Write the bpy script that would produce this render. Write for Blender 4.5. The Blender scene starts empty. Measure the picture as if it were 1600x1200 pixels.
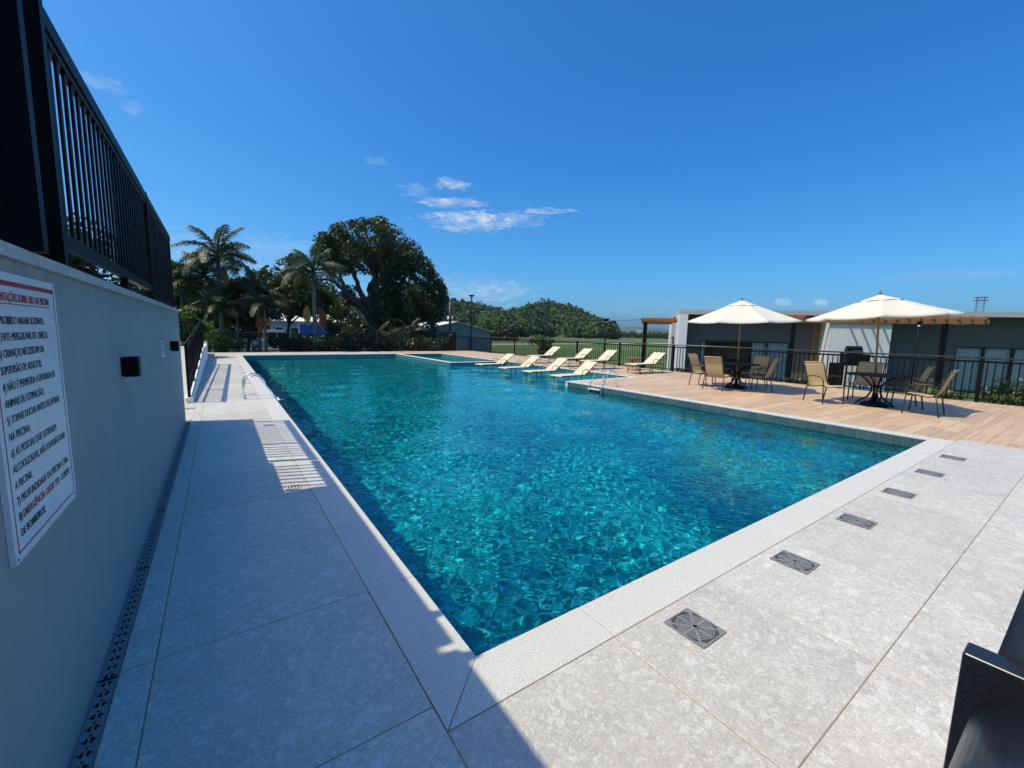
import bpy, bmesh, math, random
import numpy as np
from mathutils import Matrix, Vector, noise

random.seed(7)
RNG = np.random.default_rng(11)
S = bpy.context.scene
COL = S.collection
PI = math.pi
rad = math.radians

# ------------------------------------------------------------------ camera
EYE = 1.5
FOC = 657.09
CR = np.array((0.82256001, -0.56821848, 0.0228646))
CU = np.array((0.05097152, 0.11371245, 0.99220531))
CF = np.array((0.56638938, 0.81498297, -0.12249827))
cam_data = bpy.data.cameras.new('camera')
cam = bpy.data.objects.new('camera', cam_data)
COL.objects.link(cam)
S.camera = cam
cam_data.sensor_width = 36
cam_data.lens = FOC / 1600 * 36
cam_data.clip_start = 0.05
cam_data.clip_end = 6000
M = Matrix((Vector(CR), Vector(CU), -Vector(CF))).transposed().to_4x4()
M.translation = (0, 0, EYE)
cam.matrix_world = M


def ray(px, py):
    return CR * (px - 800) / FOC - CU * (py - 600) / FOC + CF


def spot(px, py, D):
    """World point at horizontal distance D in the direction of photo pixel (px, py)."""
    d = ray(px, py)
    t = D / math.hypot(d[0], d[1])
    return Vector((d[0] * t, d[1] * t, EYE + d[2] * t))


# ------------------------------------------------------------------ sky, sun, exposure
SUN_DIR = Vector((-0.5, 0.175, 1.0)).normalized()
world = bpy.data.worlds.new('World')
S.world = world
world.use_nodes = True
wt = world.node_tree
wt.nodes.clear()


class NT:
    def __init__(self, tree):
        self.t = tree

    def n(self, kind, **kw):
        x = self.t.nodes.new(kind)
        for k, v in kw.items():
            setattr(x, k, v)
        return x

    def link(self, a, b):
        self.t.links.new(a, b)

    def val(self, sock, v):
        if hasattr(v, 'is_output') or hasattr(v, 'links'):
            self.link(v, sock)
        else:
            sock.default_value = v

    def math(self, op, a, b=0.0, c=0.0, clamp=False):
        x = self.n('ShaderNodeMath', operation=op, use_clamp=clamp)
        self.val(x.inputs[0], a)
        self.val(x.inputs[1], b)
        self.val(x.inputs[2], c)
        return x.outputs[0]

    def mix(self, f, a, b, mode='MIX'):
        x = self.n('ShaderNodeMix', data_type='RGBA', blend_type=mode)
        self.val(x.inputs[0], f)
        self.val(x.inputs[6], a if not isinstance(a, tuple) else (*a, 1)[:4])
        self.val(x.inputs[7], b if not isinstance(b, tuple) else (*b, 1)[:4])
        return x.outputs[2]

    def ramp(self, f, stops, interp='LINEAR'):
        x = self.n('ShaderNodeValToRGB')
        x.color_ramp.interpolation = interp
        el = x.color_ramp.elements
        while len(el) < len(stops):
            el.new(0.5)
        for e_, (p, c) in zip(el, stops):
            e_.position = p
            e_.color = (*c, 1) if len(c) == 3 else c
        self.link(f, x.inputs[0])
        return x.outputs[0]

    def noise(self, vec, scale, detail=3, rough=0.5, dist=0.0):
        x = self.n('ShaderNodeTexNoise')
        self.link(vec, x.inputs['Vector'])
        x.inputs['Scale'].default_value = scale
        x.inputs['Detail'].default_value = detail
        x.inputs['Roughness'].default_value = rough
        x.inputs['Distortion'].default_value = dist
        return x.outputs[0]

    def mapping(self, vec, scale=(1, 1, 1), rot=(0, 0, 0), loc=(0, 0, 0)):
        x = self.n('ShaderNodeMapping')
        self.link(vec, x.inputs[0])
        x.inputs['Scale'].default_value = scale
        x.inputs['Rotation'].default_value = rot
        x.inputs['Location'].default_value = loc
        return x.outputs[0]


w_ = NT(wt)
SKY_STRENGTH = 0.12
sky = w_.n('ShaderNodeTexSky', sky_type='NISHITA')
sky.sun_disc = False
sky.sun_elevation = math.asin(SUN_DIR.z)
sky.sun_rotation = math.atan2(SUN_DIR.x, SUN_DIR.y)
sky.altitude = 500
sky.air_density = 1.0
sky.dust_density = 3.0
sky.ozone_density = 8.0
# the camera's colour response: each channel of the sky gets its own contrast
sep = w_.n('ShaderNodeSeparateColor')
w_.link(sky.outputs[0], sep.inputs[0])
comb = w_.n('ShaderNodeCombineColor')
for i, (g_, a_) in enumerate(((1.729, 1.54), (1.129, 1.34), (0.90, 1.43))):
    x = w_.math('MULTIPLY', sep.outputs[i], SKY_STRENGTH)
    x = w_.math('POWER', x, g_)
    x = w_.math('MULTIPLY', x, a_ / SKY_STRENGTH)
    w_.link(x, comb.inputs[i])
skycol = comb.outputs[0]
# thin fair-weather clouds, placed by their bearing and height in the sky
tc = w_.n('ShaderNodeTexCoord')
sx = w_.n('ShaderNodeSeparateXYZ')
w_.link(tc.outputs['Generated'], sx.inputs[0])
az = w_.math('MULTIPLY', w_.math('ARCTAN2', sx.outputs[0], sx.outputs[1]), 180 / PI)
el = w_.math('MULTIPLY', w_.math('ARCSINE', sx.outputs[2]), 180 / PI)
cv = w_.n('ShaderNodeCombineXYZ')
w_.link(az, cv.inputs[0])
w_.link(w_.math('MULTIPLY', el, 3.2), cv.inputs[1])
wisp = w_.noise(cv.outputs[0], 0.42, 6, 0.62, 0.6)
wisp = w_.math('MULTIPLY_ADD', wisp, 3.2, -1.22, clamp=True)
warp1 = w_.math('MULTIPLY_ADD', w_.noise(cv.outputs[0], .55, 4, .6), 3.2, -1.6)
warp2 = w_.math('MULTIPLY_ADD', w_.noise(cv.outputs[0], .8, 4, .65, .4), 2.6, -1.3)
cloud = None
CLOUDS = [(26.5, 18.1, 1.9, .55, .6), (24.7, 15.9, 2.1, .5, .6), (28.0, 16.1, 3.0, .45, .5), (28.4, 13.9, 4.6, 1.2, .62),
          (33.0, 14.3, 5.5, .8, .42), (38.8, 15.4, 3.2, .35, .62), (22.0, 17.0, 1.6, .7, .25), (17.0, 19.6, 1.2, .4, .15),
          (-7.7, 21.2, 1.6, .45, .3), (-5.8, 19.9, .7, .5, .22), (66.9, 4.1, .9, .45, .6), (70.4, 3.9, .6, .4, .5),
          (79.5, 6.2, 4.0, .5, .10), (24, 4.6, 9, 2.2, .3), (60, 3.0, 18, 1.2, .1), (4, 8.0, 9, 2.0, .22), (33, 5.5, 4, 1.2, .3)]
for a0, e0, wa, we, st in CLOUDS:
    u_ = w_.math('MULTIPLY_ADD', w_.math('SUBTRACT', az, a0), 1 / wa, warp1)
    v_ = w_.math('MULTIPLY_ADD', w_.math('SUBTRACT', el, e0), 1 / we, warp2)
    r2 = w_.math('ADD', w_.math('MULTIPLY', u_, u_), w_.math('MULTIPLY', v_, v_))
    k_ = w_.math('MULTIPLY', w_.math('SUBTRACT', 1.6, r2, clamp=True), st)
    cloud = k_ if cloud is None else w_.math('ADD', cloud, k_)
cloud = w_.math('MULTIPLY', cloud, w_.math('ADD', wisp, .18, clamp=True), clamp=True)
skymix = w_.mix(cloud, skycol, tuple(c / SKY_STRENGTH for c in (.62, .73, .88)))
bg = w_.n('ShaderNodeBackground')
bg.inputs[1].default_value = SKY_STRENGTH
w_.link(skymix, bg.inputs[0])
wo = w_.n('ShaderNodeOutputWorld')
w_.link(bg.outputs[0], wo.inputs[0])

sun_data = bpy.data.lights.new('sun', 'SUN')
sun_data.energy = 4.2
sun_data.angle = rad(0.53)
sun_data.color = (1.0, 0.90, 0.66)
sun_data.cycles.is_caustics_light = True
sun = bpy.data.objects.new('sun', sun_data)
COL.objects.link(sun)
sun.rotation_euler = (-SUN_DIR).to_track_quat('-Z', 'Y').to_euler()

S.view_settings.view_transform = 'Standard'
S.view_settings.look = 'None'
S.view_settings.exposure = 0
S.view_settings.gamma = 1
S.cycles.use_denoising = True
S.cycles.denoising_prefilter = 'ACCURATE'
S.cycles.use_adaptive_sampling = False
S.cycles.caustics_refractive = True
S.cycles.caustics_reflective = False
S.cycles.max_bounces = 10
S.cycles.transmission_bounces = 8
S.cycles.sample_clamp_indirect = 6
S.render.film_transparent = False


# ------------------------------------------------------------------ material helpers
def material(name, color=(.5, .5, .5), rough=.6, metal=0.0, build=None, spec=.5, bump=None):
    m = bpy.data.materials.new(name)
    m.use_nodes = True
    t = NT(m.node_tree)
    b = m.node_tree.nodes['Principled BSDF']
    b.inputs['Base Color'].default_value = (*color, 1)
    b.inputs['Roughness'].default_value = rough
    b.inputs['Metallic'].default_value = metal
    b.inputs['Specular IOR Level'].default_value = spec
    if build:
        build(t, b)
    return m


def geo_pos(t, jitter=False):
    g = t.n('ShaderNodeNewGeometry')
    if not jitter:
        return g.outputs['Position']
    o = t.n('ShaderNodeObjectInfo')
    c = t.n('ShaderNodeCombineXYZ')
    r = t.math('MULTIPLY', o.outputs['Random'], 37.0)
    t.link(r, c.inputs[0])
    t.link(t.math('MULTIPLY', r, 1.7), c.inputs[1])
    a = t.n('ShaderNodeVectorMath', operation='ADD')
    t.link(g.outputs['Position'], a.inputs[0])
    t.link(c.outputs[0], a.inputs[1])
    return a.outputs[0]


def rnd(t):
    o = t.n('ShaderNodeObjectInfo')
    g = t.n('ShaderNodeNewGeometry')
    return t.math('FRACT', t.math('ADD', o.outputs['Random'], g.outputs['Random Per Island']))


def add_bump(t, b, h, dist=.01, strength=.5):
    x = t.n('ShaderNodeBump')
    x.inputs['Distance'].default_value = dist
    x.inputs['Strength'].default_value = strength
    t.link(h, x.inputs['Height'])
    t.link(x.outputs[0], b.inputs['Normal'])


def stone_build(t, b):
    p = geo_pos(t, True)
    warp = t.n('ShaderNodeTexNoise')
    t.link(p, warp.inputs['Vector'])
    warp.inputs['Scale'].default_value = 26
    warp.inputs['Detail'].default_value = 3
    vm = t.n('ShaderNodeVectorMath', operation='MULTIPLY_ADD')
    t.link(warp.outputs['Color'], vm.inputs[0])
    vm.inputs[1].default_value = (.024, .024, .024)
    t.link(p, vm.inputs[2])
    base = None
    f1 = t.noise(p, 3.5, 5, .6)
    f2 = t.noise(p, 22, 4, .7, .8)
    c = t.ramp(t.math('MULTIPLY_ADD', f2, .55, t.math('MULTIPLY', f1, .45)),
               [(.34, (.405, .39, .355)), (.46, (.515, .495, .45)), (.54, (.56, .54, .49)), (.70, (.62, .60, .555))])
    for sc, th, amt, lim in ((15, .05, .60, .93), (30, .06, .65, .86), (64, .06, .65, .76), (130, .05, .55, .70)):
        v = t.n('ShaderNodeTexVoronoi', feature='F1')
        e = t.n('ShaderNodeTexVoronoi', feature='DISTANCE_TO_EDGE')
        for q in (v, e):
            q.inputs['Scale'].default_value = sc
            q.inputs['Randomness'].default_value = 1
            t.link(vm.outputs[0], q.inputs['Vector'])
        sepc = t.n('ShaderNodeSeparateColor')
        t.link(v.outputs['Color'], sepc.inputs[0])
        pick = t.math('GREATER_THAN', sepc.outputs[0], lim)
        edge = t.math('GREATER_THAN', e.outputs['Distance'], th)
        f = t.math('MULTIPLY', t.math('MULTIPLY', pick, edge), amt)
        tint = t.mix(t.math('GREATER_THAN', sepc.outputs[1], .30), (.44, .43, .395), (.72, .715, .68))
        c = t.mix(f, c, tint)
    pit = t.noise(p, 120, 2, .5)
    c = t.mix(t.math('MULTIPLY', t.math('GREATER_THAN', pit, .63), .55), c, (.22, .215, .20))
    c = t.mix(t.math('MULTIPLY_ADD', t.noise(p, 75, 3, .7, 1.0), 1.6, -.62, clamp=True), c, (.36, .35, .325))
    # faint dirt film
    d = t.noise(geo_pos(t), .9, 3, .6)
    c = t.mix(t.math('MULTIPLY_ADD', d, .7, -.28, clamp=True), c, (.42, .40, .35))
    oi = t.n('ShaderNodeObjectInfo')
    tone = t.math('MULTIPLY_ADD', oi.outputs['Random'], .13, .93)
    tv = t.n('ShaderNodeVectorMath', operation='SCALE')
    t.link(c, tv.inputs[0]); t.link(tone, tv.inputs[3])
    t.link(tv.outputs[0], b.inputs['Base Color'])
    add_bump(t, b, f2, .004, .35)
    t.link(t.math('MULTIPLY_ADD', f1, .3, .38), b.inputs['Roughness'])


def granite_build(t, b):
    p = geo_pos(t, True)
    a = t.noise(p, 190, 2, .6)
    l = t.noise(p, 2.5, 3, .5)
    c = t.ramp(a, [(.30, (.17, .165, .15)), (.40, (.50, .50, .47)), (.5, (.60, .60, .56)), (.72, (.70, .70, .67))])
    c = t.mix(t.math('MULTIPLY_ADD', l, .5, -.15, clamp=True), c, (.50, .48, .42), 'MIX')
    t.link(c, b.inputs['Base Color'])
    add_bump(t, b, a, .003, .3)


def woodtile_build(t, b):
    r = rnd(t)
    p = geo_pos(t, True)
    q = t.mapping(p, (1.6, 16, 1))
    n1 = t.noise(q, 2.2, 5, .62, .6)
    n2 = t.noise(t.mapping(p, (3, 60, 1)), 3, 3, .6)
    c = t.ramp(r, [(0, (.50, .34, .215)), (.2, (.45, .30, .185)), (.42, (.54, .39, .25)), (.58, (.39, .28, .19)), (.72, (.56, .41, .265)), (.9, (.47, .32, .195))], 'CONSTANT')
    c = t.mix(t.math('MULTIPLY_ADD', n1, 1.9, -.62, clamp=True), c, (.63, .48, .325))
    c = t.mix(t.math('MULTIPLY_ADD', t.noise(q, 1.1, 3, .5), 2.2, -1.1, clamp=True), c, (.29, .205, .16))
    c = t.mix(t.math('MULTIPLY', t.math('LESS_THAN', n2, .38), .3), c, (.27, .17, .11))
    t.link(c, b.inputs['Base Color'])
    add_bump(t, b, n2, .002, .3)


def pooltile_grid(size, c1, c2, mortar, msize, axes='auto'):
    def build(t, b):
        g = t.n('ShaderNodeNewGeometry')
        s = t.n('ShaderNodeSeparateXYZ')
        t.link(g.outputs['Position'], s.inputs[0])
        sn = t.n('ShaderNodeSeparateXYZ')
        t.link(g.outputs['Normal'], sn.inputs[0])
        flat = t.math('GREATER_THAN', t.math('ABSOLUTE', sn.outputs[2]), .5)
        alx = t.math('GREATER_THAN', t.math('ABSOLUTE', sn.outputs[0]), .5)
        # u: x on floors and on walls that face y; y on walls that face x.  v: y on floors, z on walls
        mu = t.n('ShaderNodeMix')
        t.link(alx, mu.inputs[0]); t.link(s.outputs[0], mu.inputs[2]); t.link(s.outputs[1], mu.inputs[3])
        mv = t.n('ShaderNodeMix')
        t.link(flat, mv.inputs[0]); t.link(s.outputs[2], mv.inputs[2]); t.link(s.outputs[1], mv.inputs[3])
        c = t.n('ShaderNodeCombineXYZ')
        t.link(t.math('ADD', mu.outputs[0], 30.0 + .035), c.inputs[0]); t.link(t.math('ADD', mv.outputs[0], 30.0 + .035), c.inputs[1])
        br = t.n('ShaderNodeTexBrick')
        br.offset = 0
        br.squash = 1
        t.link(c.outputs[0], br.inputs['Vector'])
        br.inputs['Scale'].default_value = 1
        br.inputs['Brick Width'].default_value = size
        br.inputs['Row Height'].default_value = size
        br.inputs['Mortar Size'].default_value = msize
        br.inputs['Color1'].default_value = (*c1, 1)
        br.inputs['Color2'].default_value = (*c2, 1)
        br.inputs['Mortar'].default_value = (*mortar, 1)
        br.inputs['Bias'].default_value = 0
        n1 = t.noise(g.outputs['Position'], 9, 4, .6)
        n0 = t.noise(g.outputs['Position'], .7, 2, .5)
        col = t.mix(.35, br.outputs[0], t.ramp(n1, [(.3, tuple(.45 * x for x in c1)), (.7, tuple(min(1, 1.5 * x) for x in c2))]))
        vo = t.n('ShaderNodeTexVoronoi', feature='F1')
        vo.inputs['Scale'].default_value = 26
        t.link(g.outputs['Position'], vo.inputs['Vector'])
        sv = t.n('ShaderNodeSeparateColor')
        t.link(vo.outputs['Color'], sv.inputs[0])
        sparkle_cells = t.ramp(sv.outputs[0], [(0, tuple(.10 * x for x in c1)), (.48, tuple(.62 * x for x in c1)), (.78, tuple(1.2 * x for x in c2)), (1, (.24, .80, .82))])  # mosaic-like cells; bright and dark colours imitate fine caustic sparkle
        col = t.mix(.62, col, sparkle_cells)
        col = t.mix(t.math('MULTIPLY_ADD', n0, .4, -.1, clamp=True), col, tuple(.6 * x for x in c1))
        wet = t.math('GREATER_THAN', s.outputs[2], -.19)
        dry = t.mix(.5, t.mix(.5, br.outputs[0], (.10, .19, .20)), t.ramp(n1, [(.3, (.06, .13, .145)), (.7, (.12, .21, .215))]))
        col = t.mix(wet, col, dry)
        t.link(col, b.inputs['Base Color'])
    return build


def plaster_build(c0, amt=.12, scale=40, bumpd=.002):
    def build(t, b):
        p = geo_pos(t)
        a = t.noise(p, scale, 4, .6)
        l = t.noise(p, .8, 3, .6)
        c = t.mix(t.math('MULTIPLY', l, .55), c0, tuple(x * (1 - amt * 2) for x in c0))
        c = t.mix(t.math('MULTIPLY', a, .3), c, tuple(min(1, x * 1.15) for x in c0))
        t.link(c, b.inputs['Base Color'])
        add_bump(t, b, a, bumpd, .6)
    return build


def speckle(c0, c1, scale, stretch=(1, 1, 1), jitter=True, bd=.001):
    def build(t, b):
        p = t.mapping(geo_pos(t, jitter), stretch)
        a = t.noise(p, scale, 4, .6)
        t.link(t.ramp(a, [(.3, c0), (.7, c1)]), b.inputs['Base Color'])
        if bd:
            add_bump(t, b, a, bd, .4)
    return build


def leaf_material(name, c0, c1, c2, trans=.25, rough=.45):
    m = bpy.data.materials.new(name)
    m.use_nodes = True
    t = NT(m.node_tree)
    b = m.node_tree.nodes['Principled BSDF']
    out = m.node_tree.nodes['Material Output']
    g = t.n('ShaderNodeNewGeometry')
    c = t.ramp(g.outputs['Random Per Island'], [(0, c0), (.45, c1), (.85, c1), (1, c2)])
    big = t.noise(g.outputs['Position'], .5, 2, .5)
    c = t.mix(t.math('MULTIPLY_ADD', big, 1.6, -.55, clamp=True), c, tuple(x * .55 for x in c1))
    t.link(c, b.inputs['Base Color'])
    b.inputs['Roughness'].default_value = rough
    tr = t.n('ShaderNodeBsdfTranslucent')
    t.link(t.mix(.5, c, (.16, .22, .03)), tr.inputs[0])
    mx = t.n('ShaderNodeMixShader')
    mx.inputs[0].default_value = trans
    t.link(b.outputs[0], mx.inputs[1])
    t.link(tr.outputs[0], mx.inputs[2])
    t.link(mx.outputs[0], out.inputs[0])
    return m


MAT = {}
MAT['stone'] = material('pale_stone_tile', rough=.5, build=stone_build)
MAT['granite'] = material('speckled_granite', rough=.5, build=granite_build)
MAT['grout'] = material('sandy_grout', rough=.9, build=speckle((.17, .135, .085), (.30, .245, .16), 6, jitter=False))
MAT['woodtile'] = material('wood_look_tile', rough=.55, build=woodtile_build)
MAT['woodgrout'] = material('brown_grout', (.20, .14, .10), .9)
MAT['pool'] = material('pool_tiles', rough=.3, build=pooltile_grid(.15, (.008, .29, .345), (.018, .44, .49), (.16, .56, .60), .0035))
MAT['walltile'] = material('pool_wall_tile', rough=.25, build=lambda t, b: t.link(
    t.mix(t.math('MULTIPLY_ADD', t.noise(geo_pos(t, True), 14, 4, .6), 1.4, -.3, clamp=True),
          t.ramp(rnd(t), [(0, (.060, .125, .14)), (.5, (.08, .16, .17)), (1, (.10, .185, .19))]), (.04, .09, .105)), b.inputs['Base Color']))
MAT['wallgrout'] = material('pool_wall_grout', (.62, .66, .62), .8)
MAT['plaster'] = material('grey_textured_plaster', rough=.85, build=plaster_build((.33, .335, .325), .1, 90, .004))
def wall_build(t, b):
    p = geo_pos(t)
    a = t.noise(p, 110, 3, .6)
    r = t.noise(t.mapping(p, (1, 2.2, .5)), 3.2, 4, .65)
    l = t.noise(p, .8, 3, .6)
    c = t.mix(t.math('MULTIPLY', l, .6), (.40, .40, .38), (.335, .335, .32))
    c = t.mix(t.math('MULTIPLY_ADD', r, 1.4, -.55, clamp=True), c, (.44, .435, .41))
    s_ = t.n('ShaderNodeSeparateXYZ')
    t.link(p, s_.inputs[0])
    drip = t.noise(t.mapping(p, (1, 9, 1.1)), 2.0, 4, .7)
    top = t.math('MULTIPLY', t.math('MULTIPLY_ADD', s_.outputs[2], 5.5, -8.1, clamp=True), t.math('MULTIPLY_ADD', drip, 3.0, -1.2, clamp=True))
    low = t.math('MULTIPLY', t.math('MULTIPLY_ADD', s_.outputs[2], -7.0, 1.0, clamp=True), t.math('MULTIPLY_ADD', t.noise(p, 5, 4, .7), 2.4, -.9, clamp=True))
    c = t.mix(t.math('MULTIPLY', top, .55), c, (.15, .145, .125))
    c = t.mix(t.math('MULTIPLY', low, .6), c, (.18, .165, .14))
    t.link(c, b.inputs['Base Color'])
    add_bump(t, b, a, .006, .8)
MAT['plaster'] = material('grey_textured_plaster', rough=.85, build=wall_build)
MAT['cap'] = material('pale_stone_cap', rough=.6, build=speckle((.40, .39, .36), (.58, .57, .54), 18, jitter=False))
MAT['black'] = material('black_powder_coat', (.006, .006, .007), .5, spec=.14, build=speckle((.004, .004, .005), (.008, .008, .009), 60, jitter=False, bd=0))
MAT['blackgloss'] = material('black_gloss_steel', (.018, .019, .024), .32, build=lambda t, b: (t.link(t.ramp(t.noise(geo_pos(t), 260, 2), [(.35, (.012, .014, .020)), (.65, (.020, .023, .034))]), b.inputs['Base Color']), add_bump(t, b, t.noise(geo_pos(t), 700, 2), .0001, .2)))
MAT['table'] = material('charcoal_table_metal', (.02, .02, .022), .75, spec=.2, build=speckle((.016, .016, .018), (.026, .026, .028), 50, bd=0))
MAT['railgrey'] = material('worn_handrail_paint', (.05, .05, .055), .3, build=speckle((.03, .03, .033), (.07, .07, .075), 30, jitter=False, bd=0))
MAT['bronze'] = material('dark_bronze_frame', (.045, .028, .02), .4, build=speckle((.035, .022, .016), (.065, .042, .03), 40, bd=0))
MAT['chrome'] = material('polished_steel', (.75, .75, .75), .12, 1.0, build=speckle((.68, .68, .69), (.8, .8, .8), 20, bd=0))
def sling_build(c0, c1):
    def build(t, b):
        p = geo_pos(t, True)
        wv = t.noise(t.mapping(p, (1, 1, 1)), 220, 2, .6)
        lo = t.noise(p, 5, 3, .5)
        t.link(t.mix(t.math('MULTIPLY', lo, .5), t.ramp(wv, [(.3, c0), (.7, c1)]), tuple(.8 * x for x in c0)), b.inputs['Base Color'])
        add_bump(t, b, wv, .001, .3)
    return build
MAT['sling'] = material('tan_mesh_sling', rough=.8, build=sling_build((.46, .34, .165), (.62, .48, .27)))
MAT['creamsling'] = material('cream_mesh_sling', rough=.8, build=sling_build((.58, .52, .38), (.72, .66, .50)))
MAT['canvas'] = leaf_material('cream_umbrella_canvas', (.66, .63, .53), (.66, .63, .53), (.66, .63, .53), .12, .85)
def canvas_build(t, b):
    p = geo_pos(t)
    t.link(t.mix(t.noise(p, 3, 3, .5), (.74, .72, .63), (.68, .655, .56)), b.inputs['Base Color'])
    add_bump(t, b, t.noise(p, 350, 2), .0006, .4)
    out = t.t.nodes['Material Output']
    tr = t.n('ShaderNodeBsdfTranslucent'); tr.inputs[0].default_value = (.6, .56, .44, 1)
    mx = t.n('ShaderNodeMixShader'); mx.inputs[0].default_value = .14
    t.link(b.outputs[0], mx.inputs[1]); t.link(tr.outputs[0], mx.inputs[2]); t.link(mx.outputs[0], out.inputs[0])
MAT['canvas'] = material('cream_canvas', rough=.9, build=canvas_build)
MAT['timber'] = material('varnished_timber', rough=.35, build=speckle((.23, .09, .03), (.46, .21, .075), 5, (2, 2, 14)))
MAT['pergola'] = material('orange_pergola_timber', rough=.5, build=speckle((.24, .095, .03), (.40, .18, .06), 3, (6, 6, 20)))
MAT['teak'] = material('teak_side_table', rough=.6, build=speckle((.25, .105, .045), (.42, .20, .09), 6, (4, 4, 10)))
MAT['cover'] = material('grey_plastic_grate', rough=.45, build=speckle((.17, .18, .185), (.25, .26, .27), 30, bd=0))
MAT['pan'] = material('shadow_grey_plastic', (.06, .065, .07), .6)
MAT['dark'] = material('dark_void', (.01, .01, .01), .9)
MAT['signwhite'] = material('white_sign_board', rough=.35, build=speckle((.74, .75, .76), (.80, .80, .81), 12, jitter=False, bd=0))
MAT['signred'] = material('red_sign_print', (.42, .03, .04), .4, build=speckle((.40, .03, .04), (.46, .04, .05), 30, jitter=False, bd=0))
MAT['signink'] = material('black_sign_print', (.02, .02, .025), .4)
MAT['bgwhite'] = material('white_render', rough=.8, build=plaster_build((.76, .765, .75), .05, 25))
MAT['bggrey'] = material('light_grey_render', rough=.8, build=plaster_build((.47, .475, .475), .07, 25))
MAT['bgdark'] = material('charcoal_render', rough=.85, build=plaster_build((.150, .120, .108), .12, 22))
MAT['alu'] = material('black_window_frame', (.014, .014, .016), .35)
def glass_build(t, b):
    b.inputs['Base Color'].default_value = (.02, .022, .025, 1)
MAT['pane'] = material('dark_window_glass', (.02, .022, .025), .04, build=glass_build, spec=.8)
MAT['glass'] = bpy.data.materials.new('clear_window_glass')
MAT['glass'].use_nodes = True
_t = NT(MAT['glass'].node_tree); _t.t.nodes.clear()
_o = _t.n('ShaderNodeOutputMaterial'); _a = _t.n('ShaderNodeBsdfTransparent'); _b = _t.n('ShaderNodeBsdfGlossy'); _m = _t.n('ShaderNodeMixShader'); _f = _t.n('ShaderNodeFresnel')
_f.inputs[0].default_value = 1.45; _b.inputs['Roughness'].default_value = .02; _a.inputs[0].default_value = (.98, .98, .98, 1)
_t.link(_f.outputs[0], _m.inputs[0]); _t.link(_a.outputs[0], _m.inputs[1]); _t.link(_b.outputs[0], _m.inputs[2]); _t.link(_m.outputs[0], _o.inputs[0])
MAT['curtain'] = material('pale_curtain', rough=.9, build=speckle((.78, .78, .78), (.90, .90, .90), 8, jitter=False))
MAT['roofwhite'] = material('white_sheet_roof', rough=.5, build=speckle((.62, .62, .6), (.78, .78, .77), 3, jitter=False))
MAT['shed'] = material('grey_shed_cladding', rough=.7, build=speckle((.20, .205, .215), (.28, .285, .30), 5, (1, 1, .3), jitter=False))
MAT['blue'] = material('blue_tarpaulin', rough=.5, build=speckle((.02, .13, .55), (.04, .20, .68), 4, jitter=False))
MAT['bark'] = material('rough_bark', rough=.9, build=speckle((.035, .028, .02), (.11, .09, .07), 7, (3, 3, .8), jitter=False, bd=.03))
MAT['palmbark'] = material('palm_bark', rough=.9, build=speckle((.10, .09, .07), (.24, .22, .18), 6, (1, 1, 5), jitter=False, bd=.02))
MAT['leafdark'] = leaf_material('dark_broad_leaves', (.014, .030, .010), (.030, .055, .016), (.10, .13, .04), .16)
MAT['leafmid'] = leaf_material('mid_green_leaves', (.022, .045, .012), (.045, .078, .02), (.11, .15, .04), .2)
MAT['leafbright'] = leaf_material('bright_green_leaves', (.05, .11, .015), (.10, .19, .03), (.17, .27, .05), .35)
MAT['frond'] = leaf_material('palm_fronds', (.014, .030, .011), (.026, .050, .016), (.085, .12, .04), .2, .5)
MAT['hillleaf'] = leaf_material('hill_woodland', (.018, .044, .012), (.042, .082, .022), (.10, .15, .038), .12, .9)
MAT['farhill'] = material('far_wooded_ridge', rough=1, build=speckle((.03, .06, .035), (.06, .10, .05), .02, jitter=False, bd=0))
MAT['fruityellow'] = material('yellow_palm_fruit', rough=.6, build=speckle((.32, .19, .02), (.52, .34, .05), 14, jitter=False, bd=.01))
MAT['fruitred'] = material('red_palm_fruit', rough=.6, build=speckle((.22, .035, .012), (.40, .09, .03), 14, jitter=False, bd=.01))
def grass_build(t, b):
    p = geo_pos(t)
    a = t.noise(p, .035, 4, .6)
    f = t.noise(p, 1.6, 5, .7)
    c = t.ramp(a, [(.35, (.048, .098, .016)), (.5, (.075, .13, .024)), (.65, (.13, .165, .05))])
    c = t.mix(t.math('MULTIPLY', f, .5), c, (.035, .075, .014))
    t.link(c, b.inputs['Base Color'])
    add_bump(t, b, f, .15, .8)
MAT['grass'] = material('field_grass', rough=1, build=grass_build)
MAT['gravel'] = material('pale_path', rough=.9, build=speckle((.34, .32, .28), (.48, .46, .42), 3, jitter=False))
MAT['asphalt'] = material('yard_asphalt', rough=.9, build=speckle((.05, .05, .05), (.09, .09, .09), 4, jitter=False))
MAT['signblue'] = material('small_notice_print', (.05, .09, .22), .5)


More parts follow.
